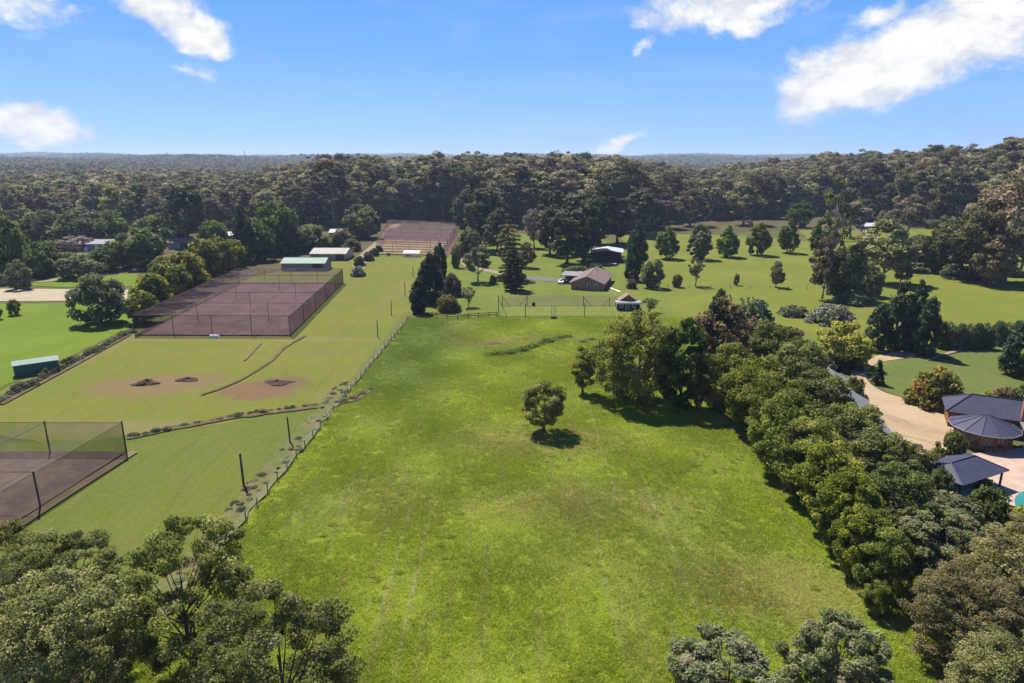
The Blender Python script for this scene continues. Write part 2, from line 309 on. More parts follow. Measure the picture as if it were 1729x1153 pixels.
WORN = [(-67, 118, 10, 6.5, .8, (.135, .092, .048)), (-59.5, 121, 6, 5, .7, (.135, .092, .048)), (-45, 116, 7, 5.5, .85, (.125, .072, .045)), (-42, 120, 5, 3.5, .6, (.10, .066, .045)), (-57, 151, 34, 2.0, .5, (.14, .12, .05)), (-88, 125, 2, 40, .5, (.13, .11, .05)), (-30, 112, 3.5, 7, .7, (.14, .11, .06)), (-52, 98, 16, 3, .6, (.14, .115, .055)), (-40, 140, 8, 2.5, .25, (.11, .10, .05)), (-36, 200, 2, 30, .3, (.12, .11, .045))]
M = dict(
    paddock=paddock_mat(), blade=blade_mat(),
    lawn=lawn_mat('mown_lawn', (.108, .124, .020), (.128, .136, .024), (.135, .118, .038), worn=WORN),
    lawn_low=lawn_mat('lower_lawn', (.080, .106, .018), (.100, .116, .020), (.11, .105, .03)),
    lawn_home=lawn_mat('homestead_lawn', (.088, .125, .020), (.118, .142, .024), (.135, .125, .036), .05),
    lawn_court=lawn_mat('court_lawn', (.105, .135, .024), (.12, .142, .028), (.14, .13, .04), .04),
    lush=lawn_mat('lush_pasture', (.088, .135, .012), (.115, .158, .015), (.10, .135, .022), .04),
    lawn_east=lawn_mat('east_lawn', (.108, .130, .019), (.136, .150, .023), (.13, .115, .034), .08, R(80)),
    lawn_drive=lawn_mat('driveway_lawn', (.080, .108, .026), (.092, .116, .03), (.11, .11, .04), .06),
    bank=lawn_mat('bank_grass', (.082, .10, .026), (.10, .106, .034), (.13, .105, .05), .0),
    ground=soil_mat('ground_scrub', (.075, .082, .028), (.105, .098, .040), .05, .2, (.06, .055, .025)),
    litter=soil_mat('leaf_litter', (.075, .058, .034), (.10, .085, .04), .12, .2, (.05, .052, .02)),
    soil=soil_mat('bare_soil', (.092, .058, .056), (.140, .088, .080), .12), soil_grey=soil_mat('grey_soil', (.088, .064, .052), (.130, .098, .075), .2),
    straw=soil_mat('straw', (.27, .205, .10), (.34, .265, .13), .8), verge=lawn_mat('rank_verge_grass', (.094, .104, .034), (.120, .118, .042), (.14, .12, .058), .0), gravel_dark=soil_mat('gravel_wheelings', (.27, .195, .12), (.34, .26, .165), .3, .06), heap=soil_mat('heap_soil', (.085, .055, .045), (.125, .085, .065), 1.2, .3),
    earth=soil_mat('worn_earth', (.15, .112, .058), (.19, .14, .08), .25), ditch=soil_mat('ditch_soil', (.10, .075, .042), (.17, .13, .07), .4, .3),
    sand=soil_mat('sand', (.32, .265, .185), (.38, .315, .22), .15, .05), gravel=soil_mat('gravel', (.31, .225, .135), (.38, .29, .185), .12, .06, (.26, .19, .12)),
    asphalt=soil_mat('asphalt', (.13, .125, .115), (.165, .155, .145), .2, .03), track=soil_mat('track', (.22, .18, .115), (.28, .225, .145), .25, .06),
    paving=plain('pink_paving', (.33, .235, .18), .8, .12, .8), water=plain('pool_water', (.03, .17, .135), .08, .1, .4, spec=.6),
    net=net_mat('shade_net', (.075, .050, .058), .075), netwall=net_mat('net_wall', (.040, .030, .034), .20),
    net_low=net_mat('bird_net', (.085, .068, .066), .05), wire=plain('wire', (.22, .2, .17), .6, .2, metal=.3),
    pole=plain('grey_post', (.085, .075, .06), .85, .3, 3), timber=plain('dark_timber', (.035, .027, .022), .85, .3, 3), paletimber=plain('weathered_post', (.16, .125, .09), .9, .3, 4),
    green_roof=bands('green_sheet_roof', (.135, .225, .155), (.11, .19, .13), 1.8), cream_roof=bands('cream_sheet_roof', (.33, .295, .24), (.26, .23, .19), 1.8),
    white_roof=bands('white_sheet_roof', (.48, .48, .49), (.34, .34, .35), 1.6), grey_wall=plain('grey_cladding', (.22, .19, .2), .7, .15),
    dark_wall=plain('dark_cladding', (.040, .036, .038), .8, .2), navy=plain('navy_boards', (.028, .034, .055), .7, .2), brick=brick_mat(),
    tile=bands('brown_tile_roof', (.150, .094, .080), (.118, .074, .064), 3.0, 'Z', .75, .05), slate=bands('slate_blue_roof', (.046, .047, .082), (.034, .035, .062), 2.6, 'Z', .62, .02, spec=.25),
    terracotta=bands('clay_tile_roof', (.24, .15, .11), (.18, .11, .085), 3.0, 'Z', .8, .05), greyroof=bands('grey_tile_roof', (.17, .165, .17), (.13, .125, .13), 2.6, 'Z', .7, .05),
    cedar=plain('cedar_boards', (.18, .078, .036), .6, .3, 2.5, stretch=(1, 1, .1)), glass=glass_mat('window_glass'), white=plain('white_paint', (.72, .71, .68), .5, .06), green_box=plain('green_sheet', (.045, .10, .075), .55, .2),
    palegreen=plain('pale_green_roof', (.12, .165, .135), .7, .12), carpaint=plain('white_car_paint', (.75, .75, .75), .25, .02, spec=.6), tyre=plain('tyre_rubber', (.02, .02, .02), .9, .1),
    concrete=plain('concrete', (.40, .37, .33), .85, .15), plank=plain('pale_plank', (.72, .68, .55), .7, .08), steel=plain('painted_steel', (.16, .25, .25), .5, .1), film=plain('white_film', (.38, .38, .36), .45, .12, 3), dark_debris=soil_mat('cut_debris', (.10, .085, .065), (.16, .13, .10), 1.2, .2),
    bark=plain('dark_bark', (.075, .055, .042), .95, .35, 2.5, bump=.03), palebark=plain('pale_gum_bark', (.30, .26, .21), .85, .35, 1.2, c2=(.13, .105, .085)), deadwood=plain('dead_wood', (.36, .31, .27), .9, .25, 2),
)
L = dict(
    gum=leafmat('gum_leaf', (.050, .057, .015), (.140, .140, .034), (.17, .16, .07), .28, .2), gum_olive=leafmat('olive_gum_leaf', (.072, .072, .024), (.172, .160, .054), (.17, .15, .07), .28, .2),
    forest=leafmat('forest_leaf', (.050, .048, .026), (.150, .136, .072), (.19, .165, .10), .24, .42), forest_far=leafmat('far_leaf', (.052, .050, .027), (.135, .122, .066), None, .22, .36),
    row=leafmat('row_leaf', (.038, .054, .009), (.142, .158, .022), (.165, .165, .035), .30, .16), row_olive=leafmat('row_olive_leaf', (.045, .062, .016), (.125, .140, .036), None, .3, .2),
    poplar=leafmat('poplar_leaf', (.060, .078, .015), (.175, .172, .034), (.21, .18, .04), .34, .1), dark=leafmat('dark_broad_leaf', (.020, .040, .010), (.062, .088, .018), None, .25, .14),
    lone=leafmat('lone_leaf', (.052, .064, .013), (.145, .148, .036), (.21, .20, .09), .28, .08), silver=leafmat('silver_leaf', (.060, .072, .030), (.145, .158, .070), (.13, .10, .075), .25, .12),
    green=leafmat('green_leaf', (.034, .048, .014), (.086, .102, .028), None, .3, .26), dull=leafmat('dull_leaf', (.045, .056, .028), (.098, .106, .052), None, .25, .2),
    cypress=leafmat('cypress_leaf', (.0085, .018, .011), (.026, .044, .022), None, .1, .12), conifer=leafmat('conifer_leaf', (.018, .034, .018), (.044, .066, .030), None, .15, .2),
    pear=leafmat('pear_leaf', (.038, .068, .012), (.095, .130, .024), (.145, .145, .03), .3, .2), yellow=leafmat('yellow_leaf', (.10, .11, .018), (.26, .23, .045), None, .35, .12),
    wattle=leafmat('wattle_leaf', (.038, .056, .012), (.105, .118, .022), (.23, .185, .02), .3, .12, .78), brown=leafmat('brown_leaf', (.075, .060, .034), (.150, .115, .066), None, .25, .15),
    purple=leafmat('purple_twig', (.085, .068, .070), (.150, .122, .120), None, .2, .1), orange=leafmat('orange_leaf', (.060, .065, .015), (.135, .13, .03), (.25, .14, .04), .3, .1, .74),
    white=leafmat('white_leaf', (.085, .092, .062), (.175, .18, .135), None, .2, .08), shade=leafmat('shade_leaf', (.030, .037, .021), (.072, .078, .042), None, .2, .2), weed=leafmat('weed_leaf', (.052, .085, .012), (.105, .140, .020), None, .35, .1),
    bunya=leafmat('bunya_leaf', (.024, .034, .014), (.070, .072, .030), None, .2, .1),
)

# ------------------------------------------------------------------ ground and the sheets laid on it
def ground():
    rs = [0, 40, 80, 120, 160, 200, 240, 280, 320, 360, 400, 440, 500, 560, 640, 720, 820, 950]
    while rs[-1] < 9000: rs.append(rs[-1]*1.045)
    n = 192; V = []; F = []
    for r in rs:
        a = np.linspace(0, 2*np.pi, n, endpoint=False); x, y = r*np.sin(a), r*np.cos(a)
        V.append(np.stack([x, y, H(x, y)], 1))
    V = np.concatenate(V)
    i, k = np.meshgrid(np.arange(1, len(rs)-1), np.arange(n), indexing='ij'); k2 = (k+1) % n
    F = np.stack([i*n+k, (i+1)*n+k, (i+1)*n+k2, i*n+k2], -1).reshape(-1, 4)
    c = np.stack([np.zeros(n, int), n+np.arange(n), n+(np.arange(n)+1) % n, n+(np.arange(n)+1) % n], 1)
    me = bpy.data.meshes.new('ground'); me.from_pydata(V.tolist(), [], F[:, ::-1].tolist()+[tuple(q[[0, 2, 1]]) for q in c]); me.update(); me.shade_smooth()
    me.materials.append(M['ground']); o = link('ground', me); o['kind'] = 'structure'
ground()
def wpts(pts): return [Vector((p[0], p[1], 0)) for p in pts]
def ppts(pts): return [G(*p) for p in pts]
def smooth(pts, n=6, closed=True):
    out = []; k = len(pts)
    for i in range(k if closed else k-1):
        p0, p1, p2, p3 = (pts[(i+j-1) % k] if closed else pts[min(max(i+j-1, 0), k-1)] for j in range(4))
        for t in np.linspace(0, 1, n, endpoint=False):
            out.append(.5*((2*p1)+(p2-p0)*t+(2*p0-5*p1+4*p2-p3)*t*t+(3*p1-p0-3*p2+p3)*t**3))
    if not closed: out.append(pts[-1])
    return out
LV = [0.0]
def sheet(name, pts, mat, jit=0.0, kind='structure', step=3.0):
    LV[0] += .008; z = .012+LV[0]
    P = []
    for i, p in enumerate(pts):
        q = pts[(i+1) % len(pts)]; m = max(1, int((q-p).length/step)) if jit else 1
        for j in range(m):
            r = p.lerp(q, j/m)
            if jit: r = r+Vector((random.uniform(-jit, jit), random.uniform(-jit, jit), 0))
            P.append(r)
    bm = bmesh.new(); vs_ = [bm.verts.new((p.x, p.y, float(H(p.x, p.y))+z)) for p in P]; f = bm.faces.new(vs_)
    f.normal_update()
    if f.normal.z < 0: f.normal_flip()
    bmesh.ops.triangulate(bm, faces=bm.faces[:])
    me = bpy.data.meshes.new(name); bm.to_mesh(me); bm.free(); me.materials.append(mat)
    o = link(name, me); o['kind'] = kind; return o
def strip(name, line, w, mat, jit=.0):
    a, b = [], []
    for i, p in enumerate(line):
        d = (line[min(i+1, len(line)-1)]-line[max(i-1, 0)]).normalized(); nrm = Vector((-d.y, d.x, 0))
        ww = w[i*(len(w)-1)//max(1, len(line)-1)] if hasattr(w, '__len__') else w
        j = lambda: random.uniform(1-jit, 1+jit)
        a.append(p+nrm*ww/2*j()); b.append(p-nrm*ww/2*j())
    return sheet(name, a+b[::-1], mat)

FX = lambda y: -31.6+(y-40)*.0375           # the wire fence runs along this line
sheet('paddock', wpts([(FX(8), 8), (FX(177), 177)]+[(-7.5, 174.5), (24, 173.5), (48, 172), (46, 120), (40, 60), (40, 8)]), M['paddock'], .4)
sheet('lawn', wpts([(-91, 100), (-92, 160), (-90, 240), (-62, 300), (-28, 296), (-27.2, 240), (FX(178), 178), (FX(112), 112), (-46, 98), (-62, 90)]), M['lawn'], .3)
sheet('lower_lawn', wpts([(-96, 40), (-96, 92), (-62, 93), (-45, 100), (FX(111)-.3, 111), (FX(60)-.3, 60), (FX(20)-.3, 20)]), M['lawn_low'], .3)
sheet('homestead_lawn', wpts([(FX(178), 178.2), (-26, 240), (-28, 300), (-24, 380), (10, 378), (44, 370), (52, 300), (49, 214), (47.5, 172), (20, 174.5), (-8, 175.5)]), M['lawn_home'], .6)
sheet('lush_pasture', wpts([(-240, 60), (-240, 186), (-118, 192), (-93, 190), (-93, 152), (-92, 104), (-98, 60)]), M['lush'], .5)
sheet('eastern_lawn', wpts([(44, 173), (47, 210), (53, 300), (58, 380), (120, 372), (150, 340), (240, 330), (330, 300), (330, 140), (150, 128), (110, 118), (70, 126), (47, 130)]), M['lawn_east'], .6)
sheet('driveway_lawn', ppts([(1500, 612), (1560, 594), (1640, 588), (1729, 584), (1800, 580), (1830, 660), (1729, 684), (1640, 690), (1560, 682), (1500, 664), (1474, 645), (1478, 626)]), M['lawn_drive'], .2)
sheet('grass_bank', ppts([(845, 516.5), (1045, 516.5), (1045, 500), (950, 498.5), (880, 499), (848, 505)]), M['bank'], .3)
sheet('court_lawn', ppts([(843, 534), (1045, 534), (1042, 517.5), (850, 517.5)]), M['lawn_court'])
sheet('forest_floor', [Vector((p[0], p[1], 0)) for p in [(-330, 330), (-150, 345), (-80, 395), (-20, 392), (50, 372), (62, 385), (110, 378), (160, 400), (260, 400), (420, 380), (620, 520), (500, 800), (0, 900), (-600, 800)]], M['litter'], 3, step=12)
sheet('garden_ground', wpts([(-330, 225), (-160, 222), (-96, 232), (-62, 300), (-76, 400), (-150, 345), (-330, 330)]), M['litter'], 2, step=8)
sheet('sand_arena', ppts([(-120, 509), (60, 509), (214, 506), (216, 489), (60, 488), (-120, 487)]), M['sand'], .2)
sheet('garden_lawn', ppts([(-60, 484), (180, 484), (232, 482), (235, 458), (180, 452), (90, 470), (-60, 476)]), M['lush'], 1.0)
sheet('service_track', smooth(ppts([(596, 452), (600, 437), (615, 424), (634, 408), (647, 392), (655, 383), (668, 378), (676, 380), (664, 388), (655, 400), (640, 417), (626, 430), (618, 445), (614, 455)]), 4), M['track'])
sheet('asphalt_drive', smooth(ppts([(838, 463), (852, 459), (872, 464), (905, 468), (944, 470), (965, 472), (962, 477), (935, 475), (900, 474), (868, 470), (850, 465)]), 4), M['asphalt'])
sheet('garden_path', smooth(ppts([(776, 438), (786, 441), (800, 450), (830, 456), (856, 461), (850, 464), (825, 460), (795, 454), (780, 447)]), 4), M['track'])
sheet('gravel_drive', smooth(ppts([(1545, 594), (1490, 599), (1458, 613), (1436, 632), (1447, 656), (1458, 682), (1476, 706), (1497, 738), (1540, 762), (1600, 785), (1625, 740), (1612, 691), (1560, 681), (1518, 671), (1486, 660), (1464, 643), (1466, 627), (1488, 612), (1545, 603)]), 5), M['gravel'])
strip('gravel_wheelings', smooth(ppts([(1462, 690), (1500, 705), (1550, 722), (1600, 733), (1640, 738)]), 4, False), 2.2, M['gravel_dark'], .3); strip('gravel_wheelings', smooth(ppts([(1480, 720), (1530, 738), (1590, 752)]), 4, False), 1.2, M['gravel_dark'], .4)
sheet('terrace', ppts([(1640, 768), (1729, 757), (1830, 755), (1850, 850), (1730, 862), (1690, 850), (1676, 812), (1600, 800)]), M['paving'])
sheet('pool_water', smooth(ppts([(1712, 846), (1740, 828), (1800, 830), (1810, 880), (1740, 886)]), 4), M['water'])
sheet('far_slope', [Vector((p[0], p[1], 0)) for p in [(150, 345), (240, 332), (330, 302), (420, 320), (420, 378), (260, 398), (165, 396)]], M['lawn_east'], 1.5, step=10)
# worn ground, ditches and soil beds on the neighbour's lawn
def patch(name, px, py, w, h, mat, jit=.18, n=22):
    c = G(px, py); pts = []
    for k in range(n):
        a = 2*math.pi*k/n; r = random.uniform(1-jit, 1+jit); pts.append(c+Vector((math.cos(a)*w*r, math.sin(a)*h*r, 0)))
    return sheet(name, smooth(pts, 3), mat)
strip('ditch', smooth(ppts([(213, 741), (300, 723), (380, 708), (450, 698), (520, 689), (590, 678), (622, 660)]), 5, False), [1.4, 1.7, 1.5, 1.3, 1.1], M['ditch'], .35)
strip('wheel_track', smooth(ppts([(515, 568), (480, 588), (455, 612), (400, 645), (340, 668)]), 5, False), .7, M['ditch'], .3)
strip('wheel_track', smooth(ppts([(440, 580), (425, 596), (412, 610)]), 5, False), .6, M['earth'], .4)
strip('dirt_verge', ppts([(226, 764), (120, 832), (30, 890), (-60, 950)]), 1.3, M['earth'], .25)
strip('dirt_verge', ppts([(218, 566), (120, 620), (0, 684)]), 1.1, M['ditch'], .35)
strip('dirt_verge', wpts([(FX(y)-1.7, y) for y in range(40, 120, 2)]), 3.0, M['verge'], .35); strip('dirt_verge', wpts([(FX(y)-1.0, y) for y in range(118, 178, 3)]), 1.6, M['bank'], .35)
strip('dirt_verge', ppts([(775, 394), (762, 415), (752, 434)]), 2.2, M['earth'], .2)
strip('farm_road', smooth(ppts([(-60, 478), (60, 476), (150, 468), (200, 462), (260, 452)]), 4, False), 5, M['track'], .2)
sheet('track_verge', smooth(ppts([(1560, 612), (1640, 584), (1729, 577), (1800, 572), (1800, 576), (1729, 582), (1640, 590)]), 3), M['track'])

# ------------------------------------------------------------------ tree meshes
def lathe_noise(rng, k=5):
    ph = rng.uniform(0, 6.28, (k, 2)); am = rng.uniform(.4, 1, k)/np.arange(1, k+1)**.6
    def fn(a, t):
        s = 0
        for i in range(k): s = s+am[i]*np.sin((i+1)*a+ph[i, 0]+t*(3+i)*1.7+ph[i, 1])
        return s/am.sum()
    return fn
PROF = dict(
    dome=lambda t: np.sqrt(np.clip(1-((t-.38)/.64)**2, 0, 1)), round=lambda t: np.sqrt(np.clip(1-((t-.5)/.52)**2, 0, 1)), ovate=lambda t: np.clip(1.75*np.sqrt(np.clip(t+.10, 0, 1))*(1-t**1.5)+.04, 0, 1),
    flame=lambda t: np.clip((.62+.9*t)*(t < .42)+(t >= .42)*np.clip(1-(np.clip(t-.42, 0, 1)/.585)**1.9, 0, 1), 0, 1), cone=lambda t: np.clip(1.02-t, 0.03, 1)**.85, hemi=lambda t: np.sqrt(np.clip(1-(t*.98)**2, 0, 1)),
    vase=lambda t: np.clip(.35+1.0*t, 0, 1)*np.sqrt(np.clip(1-(np.clip(t-.62, 0, 1)/.40)**2, 0, 1)), column=lambda t: np.clip(np.sqrt(np.clip(1-((t-.5)/.54)**4, 0, 1)), 0, 1))
def leaves(rng, C, rc, nl, leaf, flat, upb, asp, ct, rnd=.75, inner=.5):
    n = len(C)*nl; ci = np.repeat(np.arange(len(C)), nl)
    d = rng.normal(size=(n, 3)); d /= np.linalg.norm(d, axis=1, keepdims=True)
    r = (inner+(1-inner)*rng.random(n)**.5)*rc[ci]*rng.uniform(.75, 1.15, n)
    p = C[ci]+d*r[:, None]*np.array([1, 1, flat])
    nn = d+np.array([0, 0, upb])+rng.normal(size=(n, 3))*rnd; nn /= np.linalg.norm(nn, axis=1, keepdims=True)
    q = rng.normal(size=(n, 3)); u = np.cross(nn, q); u /= np.linalg.norm(u, axis=1, keepdims=True)+1e-9; v = np.cross(nn, u)
    s = leaf*rng.uniform(.6, 1.35, n)[:, None]; bend = nn*s*.12
    V = np.stack([p+u*s*.5*asp-bend, p+v*s*.5+bend, p-u*s*.5*asp-bend, p-v*s*.5+bend], 1).reshape(-1, 3)
    F = np.arange(n*4).reshape(n, 4)
    t = np.clip(ct[ci]+rng.normal(size=n)*.16, 0, 1)
    return V, F, t
def make_tree(name, seed, Hh, Ww, prof, lm, bark, t0=.3, nc=60, nl=80, cr=1.2, leaf=.4, flat=.75, upb=.5, lob=.28, hollow=.45, asp=1.15, tr=None, limbs=14, bend=.03, tiers=0, ctv=.2, rnd=.75, inner=.5, lean=0.0):
    rng = np.random.default_rng(seed); ln = lathe_noise(rng); P = PROF[prof]
    if tiers:
        C = []
        for i in range(tiers):
            t = (i+.5)/tiers; nb = 7 if t < .8 else 4; rad = Ww/2*P(np.array(t))
            for k in range(nb):
                a = 2*np.pi*(k+rng.random()*.5)/nb+i; rr = rad*rng.uniform(.75, 1.1)
                for q in np.linspace(.35, 1, 4): C.append((np.cos(a)*rr*q, np.sin(a)*rr*q, Hh*(t0+(1-t0)*t)-rr*q*.12+rng.normal()*.1))
        C = np.array(C)
    else:
        C = []; 
        while len(C) < nc:
            t = rng.random(); w = float(P(np.array(t)))
            if rng.random() > w**1.2+.04: continue
            a = rng.uniform(0, 2*np.pi); rad = Ww/2*w*(1+lob*float(ln(a, t)))-cr*.55
            rr = max(0, rad)*(hollow+(1-hollow)*rng.random()**.45)
            zt = Hh*(t0+(1-t0)*t)-cr*flat*.6*t
            zt += lob*Hh*.09*float(ln(a*1.3+2, .2))
            C.append((np.cos(a)*rr+lean*zt, np.sin(a)*rr, max(cr*.35*flat, zt)))
        C = np.array(C)
    rc = cr*rng.uniform(.6, 1.3, len(C)); ct = np.clip(.48+rng.normal(size=len(C))*ctv, 0, 1)
    V, F, t = leaves(rng, C, rc, nl, leaf, flat, upb, asp, ct, rnd, inner)
    V[:, 2] = np.maximum(V[:, 2], .03)
    cm = mesh_np(name+'_crown', V, F, [L[lm]], None, t)
    # trunk with limbs reaching into the clumps
    mb = MB(); r0 = tr or Hh*.018+.05
    path = []; nseg = 6; topz_ = Hh*(t0+(1-t0)*.62)
    ba = rng.uniform(0, 6.28)
    for i in range(nseg+1):
        s = i/nseg; o = bend*Hh*math.sin(s*2.4)*1.0
        path.append(Vector((math.cos(ba)*o+lean*s*topz_, math.sin(ba)*o, s*topz_)))
    mb.tube(path, [r0*(1.35 if i == 0 else 1-.8*i/nseg) for i in range(nseg+1)], 7)
    idx = rng.permutation(len(C))[:limbs]
    for j in idx:
        c = Vector(C[j]); s = min(.95, max(.22*min(1, t0*3+.3), (c.z/topz_)*.62-rng.random()*.12)); k = s*nseg; i = min(int(k), nseg-1); b = path[i].lerp(path[i+1], k-i)
        mdl = b.lerp(c, .5)+Vector((0, 0, -.05*(c-b).length)); rb = r0*(1-.8*s)*.6
        mb.tube([b, mdl, c], [rb, rb*.6, rb*.18], 5, False)
    tm = bpy.data.meshes.new(name+'_trunk'); tm.from_pydata(mb.v, [], mb.f); tm.update(); tm.shade_smooth(); tm.materials.append(bark if not isinstance(bark, str) else M[bark])
    return dict(c=cm, t=tm, H=Hh, W=Ww)
def many(name, n, seed, *a, **k): return [make_tree(name, seed+i*17, *a, **k) for i in range(n)]
K = {}
K['gum_near'] = many('gum_near', 2, 11, 16, 14, 'dome', 'gum', 'bark', t0=.14, nc=230, nl=230, cr=.86, leaf=.15, flat=.68, lob=.38, hollow=.42, limbs=34, tr=.3, asp=1.5)
K['gum_olive'] = many('gum_olive', 1, 51, 16, 14, 'dome', 'gum_olive', 'bark', t0=.10, nc=230, nl=220, cr=.86, leaf=.155, flat=.7, lob=.38, hollow=.42, limbs=30, tr=.3, asp=1.5)
K['silver'] = many('silver', 2, 71, 10, 9, 'dome', 'silver', 'bark', t0=.12, nc=150, nl=260, cr=.62, leaf=.13, flat=.95, lob=.5, limbs=44, asp=2.2, hollow=.4, upb=.8, tr=.16)
K['row'] = many('row', 4, 101, 12, 10, 'round', 'row', 'bark', t0=.02, nc=125, nl=215, cr=1.05, leaf=.26, lob=.34, hollow=.6, limbs=16)
K['row_olive'] = many('row_olive', 3, 131, 13, 10, 'round', 'row_olive', 'bark', t0=.05, nc=110, nl=190, cr=1.1, leaf=.26, lob=.34, hollow=.55, limbs=16)
K['poplar'] = many('poplar', 1, 161, 16, 14, 'round', 'poplar', 'palebark', t0=.06, nc=150, nl=200, cr=1.25, leaf=.28, lob=.32, hollow=.35, limbs=40, flat=.9, tr=.34)
K['dark'] = many('dark', 2, 171, 14, 10, 'round', 'dark', 'bark', t0=.03, nc=110, nl=115, cr=1.15, leaf=.4, lob=.3, hollow=.6)
K['lone'] = many('lone', 1, 181, 8.4, 7.0, 'round', 'lone', 'bark', t0=.2, nc=95, nl=170, cr=.68, leaf=.18, lob=.26, hollow=.4, limbs=30, tr=.25)
K['slim'] = many('slim', 1, 191, 8.4, 4.4, 'round', 'poplar', 'bark', t0=.16, nc=60, nl=150, cr=.65, leaf=.21, lob=.3, hollow=.4, limbs=22, tr=.2)
K['green'] = many('green', 3, 201, 11, 12, 'round', 'green', 'bark', t0=.03, nc=70, nl=85, cr=1.6, leaf=.62, lob=.32, hollow=.6)
K['dull'] = many('dull', 3, 221, 11, 12, 'round', 'dull', 'bark', t0=.04, nc=70, nl=85, cr=1.6, leaf=.60, lob=.34, hollow=.6)
K['pear'] = many('pear', 3, 241, 14, 10, 'ovate', 'pear', 'bark', t0=.09, nc=80, nl=85, cr=1.25, leaf=.55, lob=.16, hollow=.55, limbs=10)
K['pear_dull'] = many('pear_dull', 1, 255, 15, 10, 'ovate', 'dull', 'bark', t0=.06, nc=80, nl=80, cr=1.2, leaf=.55, lob=.22, hollow=.5, limbs=10)
K['cypress'] = many('cypress', 3, 261, 14, 6, 'flame', 'cypress', 'bark', t0=0, nc=150, nl=60, cr=.75, leaf=.40, lob=.13, hollow=.75, flat=1.5, limbs=6)
K['conifer'] = many('conifer', 3, 281, 15, 8, 'ovate', 'conifer', 'bark', t0=.02, nc=110, nl=60, cr=1.0, leaf=.5, lob=.2, hollow=.6, flat=1.0, limbs=8)
K['cone'] = many('cone', 1, 291, 7, 3.6, 'cone', 'conifer', 'bark', t0=.03, nc=70, nl=60, cr=.5, leaf=.25, lob=.12, hollow=.7, limbs=6)
K['pine'] = many('pine', 4, 301, 24, 13, 'round', 'shade', 'bark', t0=.16, nc=75, nl=95, cr=1.9, leaf=.75, lob=.36, hollow=.5, flat=.6, limbs=18)
K['gum_mid'] = many('gum_mid', 3, 321, 17, 12, 'dome', 'forest', 'palebark', t0=.3, nc=55, nl=110, cr=1.6, leaf=.55, lob=.35, hollow=.5, flat=.6, limbs=18)
K['wattle'] = many('wattle', 3, 341, 11, 10, 'round', 'wattle', 'bark', t0=.03, nc=75, nl=85, cr=1.4, leaf=.52, lob=.28, hollow=.6, ctv=.24)
K['brown'] = many('brown', 2, 361, 12, 9, 'round', 'brown', 'bark', t0=.12, nc=60, nl=80, cr=1.3, leaf=.5, lob=.3, hollow=.5)
K['purple'] = many('purple', 1, 371, 16, 13, 'vase', 'purple', 'bark', t0=.25, nc=70, nl=45, cr=1.3, leaf=.4, lob=.3, hollow=.4, limbs=45, asp=2.2)
K['bunya'] = many('bunya', 1, 381, 20, 9, 'ovate', 'bunya', 'bark', t0=.05, nl=55, cr=.62, leaf=.5, tiers=13, limbs=40, flat=.7)
K['bunya_top'] = many('bunya_top', 1, 391, 24, 9, 'column', 'brown', 'bark', t0=.35, nl=40, cr=.75, leaf=.5, tiers=8, limbs=40, flat=.7)
K['sparse'] = many('sparse', 2, 401, 6, 5, 'vase', 'dull', 'palebark', t0=.3, nc=40, nl=45, cr=.6, leaf=.26, lob=.3, limbs=26, bend=.06)
K['twiggy'] = many('twiggy', 1, 411, 6, 5, 'vase', 'silver', 'palebark', t0=.25, nc=44, nl=30, cr=.55, leaf=.2, lob=.2, limbs=36, asp=2.4, lean=.08)
K['yellow'] = many('yellow', 1, 421, 9, 9, 'dome', 'yellow', 'bark', t0=.08, nc=80, nl=90, cr=1.0, leaf=.38, lob=.3)
K['tallgum'] = many('tallgum', 2, 431, 26, 12, 'dome', 'forest', 'deadwood', t0=.36, nc=40, nl=75, cr=1.5, leaf=.55, lob=.4, flat=.6, limbs=36, tr=.42)
SH = {}
def shrub_mesh(key, n, seed, lm, Hh=3, Ww=4.5, **k):
    kw = dict(t0=.0, nc=60, nl=75, cr=.62, leaf=.26, lob=.22, hollow=.65, limbs=4); kw.update(k)
    SH[key] = [make_tree('shrub_'+key, seed+i*13, Hh, Ww, 'hemi', lm, 'bark', **kw) for i in range(n)]
shrub_mesh('green', 2, 501, 'green'); shrub_mesh('dark', 2, 521, 'shade'); shrub_mesh('orange', 1, 541, 'orange'); shrub_mesh('white', 2, 551, 'white'); shrub_mesh('dull', 2, 561, 'dull'); shrub_mesh('weed', 2, 571, 'weed', 1.0, 2.0, cr=.3, leaf=.2, nc=40, nl=50); shrub_mesh('brown', 1, 581, 'brown'); shrub_mesh('yellow', 1, 591, 'yellow'); shrub_mesh('wattle', 1, 597, 'row_olive')
FAR = [make_tree('forest_gum', 600+i*7, 32, 15, ('dome', 'dome', 'round', 'dome', 'vase', 'round', 'dome')[i], 'forest', 'palebark', t0=(.40, .24, .16, .45, .26, .12, .36)[i], nc=66, nl=90, cr=(2.0, 2.3, 2.0, 1.7, 2.1, 2.3, 1.9)[i], leaf=.74, flat=.62, lob=.46, hollow=.5, limbs=14, tr=.45) for i in range(7)]
TINY = [make_tree('canopy_tree', 700+i*7, 20, 14, 'dome', 'forest_far', 'bark', t0=.2, nc=22, nl=24, cr=2.6, leaf=1.9, flat=.65, lob=.35, limbs=3) for i in range(3)]

